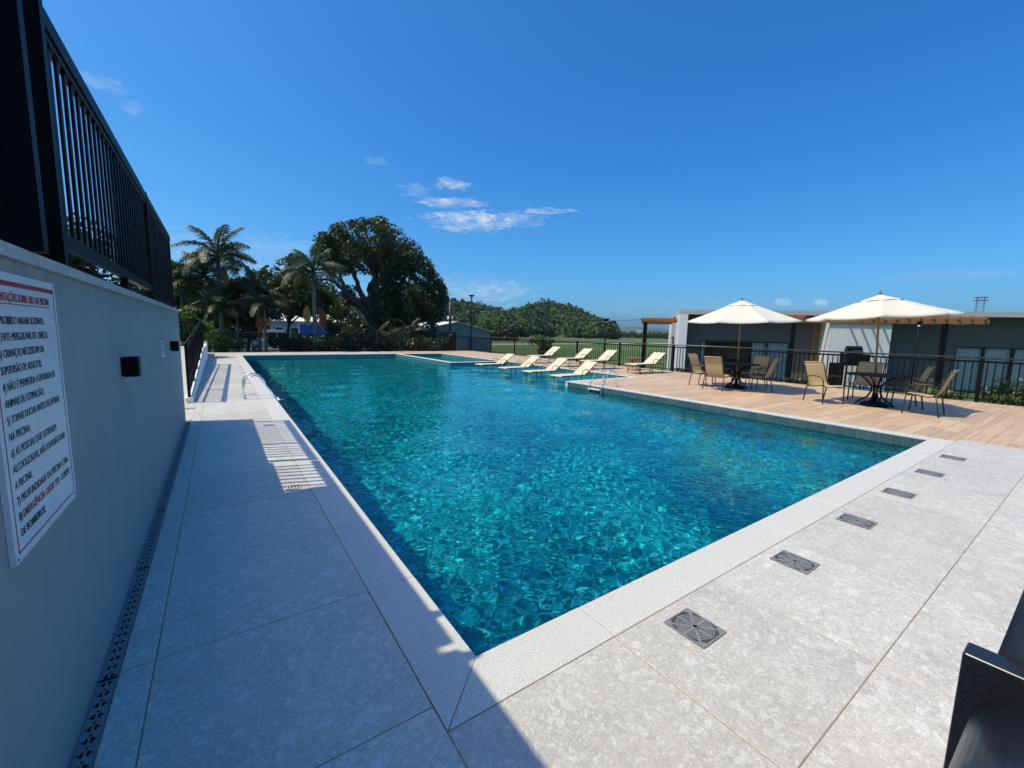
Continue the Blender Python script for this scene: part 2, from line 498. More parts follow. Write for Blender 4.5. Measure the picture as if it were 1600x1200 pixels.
# ------------------------------------------------------------------ mesh helpers
class MB:
    def __init__(self):
        self.v, self.f = [], []

    def poly(self, pts):
        k = len(self.v)
        self.v += [tuple(p) for p in pts]
        self.f.append(tuple(range(k, k + len(pts))))
        return self

    def box(self, x0, y0, z0, x1, y1, z1, bevel=0):
        k = len(self.v)
        self.v += [(x, y, z) for z in (z0, z1) for y in (y0, y1) for x in (x0, x1)]
        self.f += [tuple(k + i for i in q) for q in ((0, 2, 3, 1), (4, 5, 7, 6), (0, 1, 5, 4), (2, 6, 7, 3), (0, 4, 6, 2), (1, 3, 7, 5))]
        return self

    def obox(self, c, ax, ay, az_):
        """Box centred at c with half-axis vectors."""
        c, ax, ay, az_ = Vector(c), Vector(ax), Vector(ay), Vector(az_)
        k = len(self.v)
        self.v += [tuple(c + ax * i + ay * j + az_ * l) for l in (-1, 1) for j in (-1, 1) for i in (-1, 1)]
        self.f += [tuple(k + i for i in q) for q in ((0, 2, 3, 1), (4, 5, 7, 6), (0, 1, 5, 4), (2, 6, 7, 3), (0, 4, 6, 2), (1, 3, 7, 5))]
        return self

    def prism(self, pts, z0, z1):
        n = len(pts)
        k = len(self.v)
        self.v += [(x, y, z0) for x, y in pts] + [(x, y, z1) for x, y in pts]
        self.f.append(tuple(k + i for i in reversed(range(n))))
        self.f.append(tuple(k + n + i for i in range(n)))
        for i in range(n):
            j = (i + 1) % n
            self.f.append((k + i, k + j, k + n + j, k + n + i))
        return self

    def tube(self, pts, r, n=8, cap=True):
        pts = [Vector(p) for p in pts]
        if not hasattr(r, '__len__'):
            r = [r] * len(pts)
        k = len(self.v)
        up = None
        for i, p in enumerate(pts):
            d = (pts[min(i + 1, len(pts) - 1)] - pts[max(i - 1, 0)]).normalized()
            if up is None:
                up = d.orthogonal().normalized()
            up = (up - d * up.dot(d))
            up = up.normalized() if up.length > 1e-6 else d.orthogonal().normalized()
            s = d.cross(up)
            for j in range(n):
                a = 2 * PI * j / n
                self.v.append(tuple(p + (up * math.cos(a) + s * math.sin(a)) * r[i]))
        for i in range(len(pts) - 1):
            for j in range(n):
                a = k + i * n + j
                b = k + i * n + (j + 1) % n
                self.f.append((a, b, b + n, a + n))
        if cap:
            self.f.append(tuple(k + j for j in reversed(range(n))))
            self.f.append(tuple(k + (len(pts) - 1) * n + j for j in range(n)))
        return self

    def lathe(self, c, prof, n=20):
        k = len(self.v)
        for r, z in prof:
            for j in range(n):
                a = 2 * PI * j / n
                self.v.append((c[0] + r * math.cos(a), c[1] + r * math.sin(a), c[2] + z))
        for i in range(len(prof) - 1):
            for j in range(n):
                a = k + i * n + j
                b = k + i * n + (j + 1) % n
                self.f.append((a, b, b + n, a + n))
        self.f.append(tuple(k + j for j in reversed(range(n))))
        self.f.append(tuple(k + (len(prof) - 1) * n + j for j in range(n)))
        return self

    def strip(self, path, width_vec, thick=.008):
        """A sheet along PATH (list of Vectors) spanning +-width_vec, given thickness."""
        path = [Vector(p) for p in path]
        w = Vector(width_vec)
        k = len(self.v)
        for i, p in enumerate(path):
            d = (path[min(i + 1, len(path) - 1)] - path[max(i - 1, 0)]).normalized()
            nn = d.cross(w).normalized() * thick / 2
            self.v += [tuple(p - w + nn), tuple(p + w + nn), tuple(p + w - nn), tuple(p - w - nn)]
        for i in range(len(path) - 1):
            a = k + 4 * i
            for q in range(4):
                self.f.append((a + q, a + (q + 1) % 4, a + 4 + (q + 1) % 4, a + 4 + q))
        self.f.append((k, k + 3, k + 2, k + 1))
        a = k + 4 * (len(path) - 1)
        self.f.append((a, a + 1, a + 2, a + 3))
        return self

    def mesh(self, name, mat, smooth=False):
        m = bpy.data.meshes.new(name)
        m.from_pydata(self.v, [], self.f)
        m.materials.append(mat if not isinstance(mat, str) else MAT[mat])
        if smooth:
            for p in m.polygons:
                p.use_smooth = True
        m.update()
        return m

    def build(self, name, mat, parent=None, smooth=False, **kw):
        return link(name, self.mesh(name, mat, smooth), parent, **kw)


def link(name, mesh, parent=None, loc=None, kind=None):
    o = bpy.data.objects.new(name, mesh)
    COL.objects.link(o)
    if parent is not None:
        o.parent = parent
    if loc is not None:
        o.location = loc
    if kind:
        o['kind'] = kind
    return o


def thing(name, label, cat, loc=(0, 0, 0), rz=0.0, group=None):
    o = bpy.data.objects.new(name, None)
    o.empty_display_size = .1
    COL.objects.link(o)
    o.location = loc
    o.rotation_euler = (0, 0, rz)
    return tag(o, label, cat, group)


def tag(o, label, cat, group=None):
    o['label'] = label
    o['category'] = cat
    if group:
        o['group'] = group
    return o


def kids(o):
    return [c for c in bpy.data.objects if c.parent is o]


def copy_thing(root, loc, rz, label, tree):
    r = root.copy()
    COL.objects.link(r)
    r.location = loc
    r.rotation_euler = (0, 0, rz)
    r['label'] = label
    for ch, subs in tree:
        c = ch.copy()
        COL.objects.link(c)
        c.parent = r
        for s_ in subs:
            d = s_.copy()
            COL.objects.link(d)
            d.parent = c
    return r


def tree_of(root):
    return [(c, kids(c)) for c in kids(root)]


def fast_mesh(name, verts, nper, mat, smooth=False):
    """Mesh from an array of separate polygons with NPER corners each."""
    n = len(verts) // nper
    m = bpy.data.meshes.new(name)
    m.vertices.add(n * nper)
    m.vertices.foreach_set('co', np.ascontiguousarray(verts, dtype=np.float32).ravel())
    m.loops.add(n * nper)
    m.loops.foreach_set('vertex_index', np.arange(n * nper, dtype=np.int32))
    m.polygons.add(n)
    m.polygons.foreach_set('loop_start', np.arange(0, n * nper, nper, dtype=np.int32))
    m.materials.append(MAT[mat])
    m.update(calc_edges=True)
    return m


def rand_rot_frames(n, rng, flat=0.0):
    a = rng.normal(size=(n, 3))
    a[:, 2] *= (1 - flat)
    a /= np.linalg.norm(a, axis=1)[:, None]
    b = rng.normal(size=(n, 3))
    b -= a * (a * b).sum(1)[:, None]
    b /= np.linalg.norm(b, axis=1)[:, None]
    return a, b


def leaves(blobs, n, size, rng, gap=.35, gapscale=1.2, shell=.55, aspect=.55):
    """Leaf-shaped quads scattered through ellipsoid blobs [(centre, (rx, ry, rz))...], clumped, with gaps."""
    vol = np.array([b[1][0] * b[1][1] * b[1][2] for b in blobs]) ** (2 / 3)
    pick = rng.choice(len(blobs), int(n * 1.7), p=vol / vol.sum())
    c = np.array([tuple(b[0]) for b in blobs])[pick]
    r = np.array([b[1] for b in blobs])[pick]
    d = rng.normal(size=(len(pick), 3))
    d /= np.linalg.norm(d, axis=1)[:, None]
    k = shell + (1.06 - shell) * rng.random(len(pick)) ** .7
    k = np.where(rng.random(len(pick)) < .25, rng.random(len(pick)) * shell, k)
    p = c + d * r * k[:, None]
    g = gapscale
    f = (np.sin(p[:, 0] * 2.1 * g + 1.3) + np.sin(p[:, 1] * 1.7 * g + 2.1) + np.sin(p[:, 2] * 2.5 * g + .4)
         + np.sin((p[:, 0] + p[:, 2]) * 3.9 * g) + np.sin((p[:, 1] - p[:, 2]) * 4.3 * g + 1.1)) / 5
    keep = f > np.quantile(f, gap)
    p = p[keep][:n]
    a, b = rand_rot_frames(len(p), rng)
    s = size * (.6 + .8 * rng.random(len(p)))[:, None]
    a = a * s * .5
    b = b * s * aspect * .5
    q = np.stack([p - a, p + b * .9 - a * .1, p + a, p - b * .9 - a * .1], 1).reshape(-1, 3)
    return q


# ------------------------------------------------------------------ ground, fields, hills
GZ = -0.8


def ground():
    mb = MB()
    R = 5000
    xs = [-R, -600, -150, -40, -10, 17, 40, 150, 600, R]
    k = {}
    for j, y in enumerate(xs):
        for i, x in enumerate(xs):
            k[i, j] = len(mb.v)
            mb.v.append((x, y, GZ))
    # a hole under the deck is not needed: the deck slab covers it
    for j in range(len(xs) - 1):
        for i in range(len(xs) - 1):
            mb.f.append((k[i, j], k[i + 1, j], k[i + 1, j + 1], k[i, j + 1]))
    for v in range(len(mb.v)):
        pass
    return mb.build('ground', 'grass', kind='structure')


# keep the ground below the pool: the pool basin is sunk into a pit, so the sheet is cut around it
def ground_cut():
    R = 5000
    mb = MB()
    x0, x1, y0, y1 = -8.0, 15.6, -9.0, 28.4
    for a, b, c, d in ((-R, -R, R, y0), (-R, y1, R, R), (-R, y0, x0, y1), (x1, y0, R, y1)):
        mb.poly([(a, b, GZ), (c, b, GZ), (c, d, GZ), (a, d, GZ)])
    return mb.build('ground', 'grass', kind='structure')


ground_cut()
p_ = MB()
for pts in ([(20, 60), (300, 108), (300, 113), (20, 63.5)],):
    p_.poly([(x, y, GZ + .02) for x, y in pts])
p_.build('country_road', 'gravel', kind='structure')
y_ = MB()
y_.poly([(-3, 33, GZ + .02), (14, 33, GZ + .02), (16, 62, GZ + .02), (-6, 62, GZ + .02)])
y_.build('yard', 'asphalt', kind='structure')

HILL = [(10, 3.2), (16, 3.8), (22, 4.4), (24.4, 4.5), (26.3, 4.2), (27.7, 4.0), (29.4, 3.75), (31.8, 3.3), (33.4, 2.65), (34.7, 2.9), (35.8, 3.5), (38.4, 4.1),
        (39.7, 4.3), (41.4, 3.95), (43, 3.45), (44.8, 2.6), (45.9, 1.9), (47.8, 1.05), (49, .25), (50, -.12), (52, -.2)]
HA = np.array([h[0] for h in HILL]); HE = np.array([h[1] for h in HILL])


def hill_h(azd, D):
    """Ground height of the wooded hill at bearing azd (degrees) and distance D."""
    e = np.interp(azd, HA, HE)
    ridge = 330 + 25 * np.sin(azd * .21)
    top = EYE + ridge * np.tan(np.radians(e)) - 7.0
    foot = 205 + 18 * np.sin(azd * .5) + 10 * np.sin(azd * 1.3)
    up = np.clip((D - foot) / (ridge - foot), 0, 1)
    dn = np.clip((D - ridge) / 160, 0, 1)
    s = up ** .85 * (1 - dn * dn * (3 - 2 * dn))
    return GZ + np.maximum(top - GZ, 0) * s


def build_hill():
    azs = np.linspace(8, 52, 90)
    ds = np.linspace(185, 500, 40)
    v, f = [], []
    for a in azs:
        for d in ds:
            v.append((d * math.sin(rad(a)), d * math.cos(rad(a)), float(hill_h(a, d)) - .05))
    n = len(ds)
    for i in range(len(azs) - 1):
        for j in range(n - 1):
            f.append((i * n + j, (i + 1) * n + j, (i + 1) * n + j + 1, i * n + j + 1))
    m = MB(); m.v, m.f = v, f
    m.build('hill', 'farhill', kind='structure', smooth=True)
    rng = np.random.default_rng(5)
    P = []
    N = 4600
    a = rng.uniform(9, 51.3, N)
    d = 195 + 150 * rng.random(N) ** .8
    h = hill_h(a, d)
    ok = (h > GZ + .1) & ~((a > 24.6) & (a < 28.2) & (d > 228) & (d < 262))
    a, d, h = a[ok], d[ok], h[ok]
    lf = 44
    rr = rng.uniform(2.4, 6.2, len(a)) * rng.uniform(.7, 1, len(a))
    hh = rr * rng.uniform(.9, 1.5, len(a))
    cx, cy, cz = d * np.sin(np.radians(a)), d * np.cos(np.radians(a)), h + hh * .45
    dirs = rng.normal(size=(len(a), lf, 3))
    dirs /= np.linalg.norm(dirs, axis=2)[:, :, None]
    dirs[:, :, 2] = np.abs(dirs[:, :, 2]) * 1.0 - .25
    k = rng.uniform(.75, 1.08, (len(a), lf, 1))
    p = np.stack([cx, cy, cz], 1)[:, None, :] + dirs * k * np.stack([rr, rr, hh], 1)[:, None, :]
    p = p.reshape(-1, 3)
    nrm = dirs.reshape(-1, 3) + rng.normal(size=p.shape) * .45
    nrm /= np.linalg.norm(nrm, axis=1)[:, None]
    b = rng.normal(size=p.shape)
    b -= nrm * (nrm * b).sum(1)[:, None]
    b /= np.linalg.norm(b, axis=1)[:, None]
    c = np.cross(nrm, b)
    s = rng.uniform(.7, 1.5, len(p))[:, None]
    q = np.stack([p - b * s, p + c * s * .8, p + b * s, p - c * s * .8], 1).reshape(-1, 3)
    link('wooded_hillside', fast_mesh('wooded_hillside', q, 4, 'hillleaf'), kind='stuff')


build_hill()


def ridge(name, pts, D, mat):
    """A far ridge with real depth from skyline points (photo pixels)."""
    m = MB()
    k = 0
    for px, py in pts:
        t_ = spot(px, py, D)
        u = Vector((t_.x, t_.y, 0)).normalized()
        for off, z in ((-.25 * D, GZ - 1), (-.1 * D, GZ + (t_.z - GZ) * .62), (0, t_.z), (.12 * D, GZ + (t_.z - GZ) * .5), (.25 * D, GZ - 1)):
            q = t_ + u * off
            m.v.append((q.x, q.y, z))
    for i in range(len(pts) - 1):
        for j in range(4):
            a = i * 5 + j
            m.f.append((a, a + 5, a + 6, a + 1))
    return m.build(name, mat, kind='structure', smooth=True)


def rough_sky(x0, x1, prof, step, amp):
    out = []
    x = x0
    while x <= x1:
        y = float(np.interp(x, [p[0] for p in prof], [p[1] for p in prof]))
        out.append((x, y + amp * (noise.noise(Vector((x * .11, 3.3, 0))) + .5 * noise.noise(Vector((x * .37, 9.1, 0))))))
        x += step
    return out


ridge('far_hills', rough_sky(930, 1500, [(930, 514), (965, 512), (999, 510), (1015, 513), (1032, 513), (1060, 517), (1150, 520), (1500, 528)], 4, 1.2), 2300, 'farhill')
# line of trees at the edge of the field, in front of the far hills
rng = np.random.default_rng(8)
bl = []
for px in np.arange(962, 1120, 3.2):
    c = spot(px, 525, 330 + rng.uniform(-15, 15))
    r = rng.uniform(1.6, 3.4)
    c.z = GZ + r * .9
    bl.append((c, (r * 1.2, r * 1.2, r)))
link('field_edge_trees', fast_mesh('field_edge_trees', leaves(bl, 6000, 1.5, rng, gap=.1, gapscale=.4), 4, 'hillleaf'), kind='stuff')

# ------------------------------------------------------------------ pool, deck levels
WX0, WX1 = .90, 8.92           # main pool
Y0, Y1 = 1.54, 25.6
SX1, SY0, SY1 = 12.1, 9.9, 18.0    # sun shelf
PX0, PX1, PY0, PY1 = 9.2, 11.9, 18.3, 25.4   # spa
WZ = -.165                      # water level
FZ = -1.45                      # pool floor
SHZ = -.30                      # shelf floor


def basin():
    m = MB()
    o = .012                    # walls sit back under the coping edge
    a, b, c, d = WX0 - o, WX1 + o, Y0 - o, Y1 + o
    zt = -.03
    m.poly([(a, c, FZ), (b, c, FZ), (b, d, FZ), (a, d, FZ)])
    m.poly([(a, c, zt), (a, c, FZ), (a, d, FZ), (a, d, zt)])
    m.poly([(a, c, FZ), (a, c, zt), (b, c, zt), (b, c, FZ)])
    m.poly([(a, d, FZ), (b, d, FZ), (b, d, zt), (a, d, zt)])
    # east wall: full height beside the deck and the spa, low beside the sun shelf
    for y0, y1, z in ((c, SY0 - o, zt), (SY0 - o, SY1 + o, SHZ), (SY1 + o, d, zt)):
        m.poly([(b, y0, z), (b, y1, z), (b, y1, FZ), (b, y0, FZ)])
    s0, s1, t1 = SY0 - o, SY1 + o, SX1 + o
    m.poly([(b, s0, SHZ), (t1, s0, SHZ), (t1, s1, SHZ), (b, s1, SHZ)])
    m.poly([(b, s0, SHZ), (b, s0, zt), (t1, s0, zt), (t1, s0, SHZ)])
    m.poly([(b, s1, zt), (b, s1, SHZ), (t1, s1, SHZ), (t1, s1, zt)])
    m.poly([(t1, s0, SHZ), (t1, s0, zt), (t1, s1, zt), (t1, s1, SHZ)])
    # spa
    e, f, g, h, z = PX0 - o, PX1 + o, PY0 - o, PY1 + o, -.75
    m.poly([(e, g, z), (f, g, z), (f, h, z), (e, h, z)])
    m.poly([(e, g, zt), (e, g, z), (e, h, z), (e, h, zt)])
    m.poly([(f, g, z), (f, g, zt), (f, h, zt), (f, h, z)])
    m.poly([(e, g, z), (e, g, zt), (f, g, zt), (f, g, z)])
    m.poly([(e, h, zt), (e, h, z), (f, h, z), (f, h, zt)])
    ob = m.build('pool_basin', 'pool', kind='structure')
    ob.cycles.is_caustics_receiver = True
    return ob


pool_basin = basin()
# upper band of square tiles along the near east wall: grout bed and single tiles
gb = MB()
for yy0, yy1, xx in ((Y0 - .012, SY0 - .012, WX1 + .010),):
    gb.poly([(xx, yy0, -.03), (xx, yy1, -.03), (xx, yy1, -.34), (xx, yy0, -.34)])
gbo = gb.build('grout_bed', 'wallgrout', pool_basin)
gbo.cycles.is_caustics_receiver = True
tm = MB(); tm.box(-.003, .0028, .0028, .003, .1472, .1472)
tmesh = tm.mesh('tile', 'walltile')
for row in (0, 1):
    y = Y0 - .012
    i = 0
    while y + .15 <= SY0 + .01:
        link('tile', tmesh, pool_basin, (WX1 + .006, y, -.035 - .15 * (row + 1)))
        y += .15


# water -------------------------------------------------------------
def waves(X, Y, seed=3, n=96):
    """Wind ripples: many short crossed waves of small slope, in calmer and livelier patches."""
    r = np.random.default_rng(seed)
    Z = np.zeros_like(X)
    fine = np.zeros_like(X)
    for i in range(n):
        lam = .046 * (4.6 ** r.random())
        k = 2 * PI / lam
        th = r.uniform(0, 2 * PI)
        a = SLOPE * lam / (2 * PI) * math.sqrt(2.0 / n)
        att = np.clip((lam - .032 * (1 + .15 * np.maximum(0, Y - 1.5))) / .03, 0, 1)
        w = att * a * np.sin(k * (X * math.cos(th) + Y * math.sin(th)) + r.uniform(0, 6.28) + .8 * np.sin(.7 * X + .5 * Y + i))
        fine += w
    patch = .85 + .30 * np.sin(.9 * X + .5 * Y) * np.sin(.45 * Y - .6 * X + 1) + .2 * np.sin(2.3 * X - 1.1 * Y)
    for i in range(8):
        lam = r.uniform(.7, 1.8); th = r.uniform(0, 2 * PI)
        Z += .010 * lam / (2 * PI) * np.sin(2 * PI / lam * (X * math.cos(th) + Y * math.sin(th)) + r.uniform(0, 6.28))
    return Z + fine * patch


SLOPE = .060


def water_mesh(name, xs, ys, inside):
    X, Y = np.meshgrid(xs, ys)
    Z = WZ + waves(X, Y)
    nx, ny = len(xs), len(ys)
    v = np.stack([X, Y, Z], -1).reshape(-1, 3)
    idx = np.arange(nx * ny).reshape(ny, nx)
    f = np.stack([idx[:-1, :-1], idx[:-1, 1:], idx[1:, 1:], idx[1:, :-1]], -1)
    cx = (xs[:-1] + xs[1:]) / 2
    cy = (ys[:-1] + ys[1:]) / 2
    CX, CY = np.meshgrid(cx, cy)
    f = f[inside(CX, CY)]
    used = np.unique(f)
    remap = -np.ones(nx * ny, dtype=np.int64)
    remap[used] = np.arange(len(used))
    m = bpy.data.meshes.new(name)
    fq = remap[f].reshape(-1, 4).astype(np.int32)
    m.vertices.add(len(used))
    m.vertices.foreach_set('co', v[used].astype(np.float32).ravel())
    m.loops.add(fq.size)
    m.loops.foreach_set('vertex_index', fq.ravel())
    m.polygons.add(len(fq))
    m.polygons.foreach_set('loop_start', np.arange(0, fq.size, 4, dtype=np.int32))
    m.update(calc_edges=True)
    m.materials.append(MAT['water'])
    m.polygons.foreach_set('use_smooth', np.ones(len(m.polygons), dtype=bool))
    m.update()
    o = link(name, m, kind='structure')
    o.cycles.is_caustics_caster = True
    return o


wm = bpy.data.materials.new('water')
wm.use_nodes = True
MAT['water'] = wm
wt2 = NT(wm.node_tree)
wm.node_tree.nodes.clear()
gl = wt2.n('ShaderNodeBsdfGlass')
gl.inputs['IOR'].default_value = 1.33
gl.inputs['Roughness'].default_value = 0
gl.inputs['Color'].default_value = (.45, .96, .99, 1)
wo2 = wt2.n('ShaderNodeOutputMaterial')
wt2.link(gl.outputs[0], wo2.inputs[0])

ys = [Y0 - .01]
while ys[-1] < Y1:
    ys.append(min(Y1 + .01, ys[-1] + .0115 * (1 + .16 * max(0, ys[-1] - 1.5))))
ys = np.array(ys)
xs = np.arange(WX0 - .01, SX1 + .0135, .0135)
o_ = .012
water_mesh('pool_water', xs, ys, lambda x, y: (x < WX1 + o_) | ((y > SY0 - o_) & (y < SY1 + o_)))
water_mesh('spa_water', np.arange(PX0 - .012, PX1 + .06, .06), np.arange(PY0 - .012, PY1 + .06, .06), lambda x, y: x < 99)

# deck slabs (concrete base) around the openings -----------------------
BZ = -.0022
db = MB()
for x0, y0, x1, y1 in ((-.4315, -8, WX0 - .012, 28.6), (-.60, 9.35, -.4315, 28.6), (-4.5, 8.25, -.4315, 9.35), (WX0 - .012, -8, 9.4, Y0 - .012), (WX0 - .012, Y1 + .012, 9.0, 28.6)):
    db.poly([(x0, y0, BZ), (x1, y0, BZ), (x1, y1, BZ), (x0, y1, BZ)])
pool_deck = db.build('pool_deck', 'grout', kind='structure')
dw = MB()
for x0, y0, x1, y1 in ((9.4, -8, 15.9, 1.28), (WX1 + .012, 1.28, 15.9, SY0 - .012), (SX1 + .012, SY0 - .012, 15.9, SY1 + .012),
                       (PX1 + .012, SY1 + .012, 15.9, 28.6), (9.0, PY1 + .012, PX1 + .012, 28.6),
                       (WX1 + .012, SY1 + .012, PX0 - .012, PY1 + .2), (PX0 - .012, SY1 + .012, PX1 + .012, PY0 - .012)):
    dw.poly([(x0, y0, BZ - .001), (x1, y0, BZ - .001), (x1, y1, BZ - .001), (x0, y1, BZ - .001)])
# outer edges of the raised platform
dw.poly([(15.9, -8, BZ), (15.9, 28.6, BZ), (15.9, 28.6, GZ - .2), (15.9, -8, GZ - .2)])
dw.poly([(-.6, 28.6, BZ), (15.9, 28.6, BZ), (15.9, 28.6, GZ - .2), (-.6, 28.6, GZ - .2)])
dw.poly([(-.6, -8, BZ), (15.9, -8, BZ), (15.9, -8, GZ - .2), (-.6, -8, GZ - .2)])
wood_deck = dw.build('wood_look_deck', 'woodgrout', kind='structure')

mesh_cache = {}


def slab_mesh(kind, w, l, th, mat, bev=.002):
    key = (kind, round(w, 3), round(l, 3), mat)
    if key not in mesh_cache:
        m = MB()
        k = 0
        b = bev
        # box with a chamfered top edge
        m.v += [(0, 0, -th), (w, 0, -th), (w, l, -th), (0, l, -th), (0, 0, -b), (w, 0, -b), (w, l, -b), (0, l, -b), (b, b, 0), (w - b, b, 0), (w - b, l - b, 0), (b, l - b, 0)]
        m.f += [(8, 9, 10, 11)] + [(i, (i + 1) % 4, 4 + (i + 1) % 4, 4 + i) for i in range(4)] + [(4 + i, 4 + (i + 1) % 4, 8 + (i + 1) % 4, 8 + i) for i in range(4)]
        mesh_cache[key] = m.mesh(kind, mat)
    return mesh_cache[key]


J = .0042
TH = .02


def put_tile(parent, x0, y0, x1, y1, mat='stone', name='tile', z=0.0):
    w, l = x1 - x0 - J, y1 - y0 - J
    if w < .02 or l < .02:
        return
    tilt = random.uniform(-.0006, .0006)
    return link(name, slab_mesh(name, w, l, TH, mat), parent, (x0 + J / 2, y0 + J / 2, z + tilt))


# stone tiles: west strip
ty = -1.29
while ty < 28.5:
    y1 = min(ty + .9, 28.6)
    put_tile(pool_deck, -.430, ty, -.31, y1)
    put_tile(pool_deck, -.31, ty, .63, y1)
    if ty > 9:
        put_tile(pool_deck, -.595, max(ty, 9.35), -.430, y1)
    ty += .9
for k in range(4):
    put_tile(pool_deck, -.31 - .9 * (k + 1) - .12, 8.25, -.31 - .9 * k - .12, 9.33)
# south field
colx = [.63 + .915 * k for k in range(9)] + [9.4 - .45, 9.4]
colx = [.63 + .915 * k for k in range(10)]
colx[-1] = 9.4
rowy = [-1.34, -.43, .48, 1.28]
for j in range(3):
    for i in range(len(colx) - 1):
        put_tile(pool_deck, colx[i], rowy[j], colx[i + 1], rowy[j + 1])
# east end between coping and timber-look deck, and the far strip
put_tile(pool_deck, 9.17 + .0, 1.28, 9.4, 1.29)
for i in range(9):
    for j in range(3):
        put_tile(pool_deck, .63 + .93 * i, 25.86 + .91 * j, .63 + .93 * (i + 1), 25.86 + .91 * (j + 1))

# coping -------------------------------------------------------------
coping = MB().box(0, 0, 0, .01, .01, .001)
cop_root = MB()
cop_root.poly([(.64, 1.3, -.028), (.88, 1.3, -.028), (.88, 25, -.028), (.64, 25, -.028)])
cop = cop_root.build('pool_coping', 'grout', kind='structure')
CZ = .0008
OV = .006


def coping_run(axis, a0, a1, b0, b1, step=.9, start=None):
    a = a0
    while a < a1 - .02:
        n_ = min(a + step, a1)
        if a1 - n_ < .12:
            n_ = a1
        if axis == 'y':
            put_tile(cop, b0, a, b1, n_, 'granite', 'coping_slab', CZ)
        else:
            put_tile(cop, a, b0, n_, b1, 'granite', 'coping_slab', CZ)
        a = n_


coping_run('y', 2.31, Y1, .63, WX0 + OV)
coping_run('x', 2.54 - .985, 9.17, 1.28, Y0 - OV + .012, 1.0)
# mitred corner slabs
for pts in ([(.63 + .004, 1.28 + .006), (WX0 + OV - .002, Y0 + .006), (WX0 + OV - .002, 2.308), (.634, 2.308)],
            [(.634 + .004, 1.282), (1.552, 1.282), (1.552, Y0 + .004), (WX0 + OV, Y0 + .004)]):
    MB().prism(pts, CZ - TH, CZ).build('coping_slab', 'granite', cop)
coping_run('y', Y0 + .006, SY0 - .25, WX1 - OV, 9.17)
coping_run('x', WX1 - OV, 12.35, SY0 - .25, SY0 + OV)
coping_run('y', SY0 + OV, SY1 - OV, SX1 - OV, 12.35)
coping_run('x', WX1 - OV, 12.35, SY1 - OV, PY0 + OV)
coping_run('y', PY0 + OV, Y1 + .25, WX1 - OV, PX0 + OV)
coping_run('y', PY0 + OV, Y1 + .25, PX1 - OV, PX1 + .25)
coping_run('x', PX0 + OV, PX1 - OV, PY1 - OV, Y1 + .25)
coping_run('x', .63, WX1 - OV, Y1 - OV, Y1 + .25)

# timber-look planks ---------------------------------------------------
planks = []


def plank_field(x0, y0, x1, y1, xo=0.0):
    j = int(math.floor(y0 / .2))
    while j * .2 < y1:
        ya, yb = max(y0, j * .2), min(y1, (j + 1) * .2)
        off = (j % 3) * .4 + (j % 2) * .15
        i = int(math.floor((x0 - off) / 1.2))
        while i * 1.2 + off < x1:
            xa, xb = max(x0, i * 1.2 + off), min(x1, (i + 1) * 1.2 + off)
            if xb - xa > .03 and yb - ya > .03:
                planks.append((xa, ya, xb, yb))
            i += 1
        j += 1


plank_field(9.4, -1.4, 15.9, 1.28)
plank_field(9.17, 1.28, 15.9, 9.65)
plank_field(12.35, 9.65, 15.9, 18.0)
plank_field(12.35, 18.0, 15.9, 18.4)
plank_field(PX1 + .25, 18.4, 15.9, 25.85)
plank_field(9.0, 25.85, 15.9, 28.6)


def plank_key(p):
    x, y = (p[0] + p[2]) / 2, (p[1] + p[3]) / 2
    vis = CF[0] * x + CF[1] * y > 1 and (CR[0] * x + CR[1] * y) / (CF[0] * x + CF[1] * y) < 1.25
    return (0 if vis else 1, math.hypot(x, y))


planks.sort(key=plank_key)
for p in planks[:296]:
    put_tile(wood_deck, *p, 'woodtile', 'plank')
mb = MB()
for x0, y0, x1, y1 in planks[296:]:
    mb.box(x0 + .0015, y0 + .0015, -TH, x1 - .0015, y1 - .0015, 0)
mb.build('planks', 'woodtile', wood_deck, kind='stuff')

# ------------------------------------------------------------------ left wall, terrace, fence above
wall = tag(MB().box(-.70, -6, -.1, -.50, 8.2, 1.68).build('retaining_wall', 'plaster'), 'long grey rendered wall on the left with the pool notice screwed to it', 'wall')
for k in range(6):
    y0 = -6 + 2.37 * k
    MB().box(-.72, y0 + .002, 1.681, -.482, min(y0 + 2.368, 8.215), 1.72).build('capstone', 'cap', wall)
terrace = MB()
terrace.box(-9, -8, GZ - .2, -.701, 8.2, 1.60)
terrace.build('upper_terrace', 'cap', kind='structure')


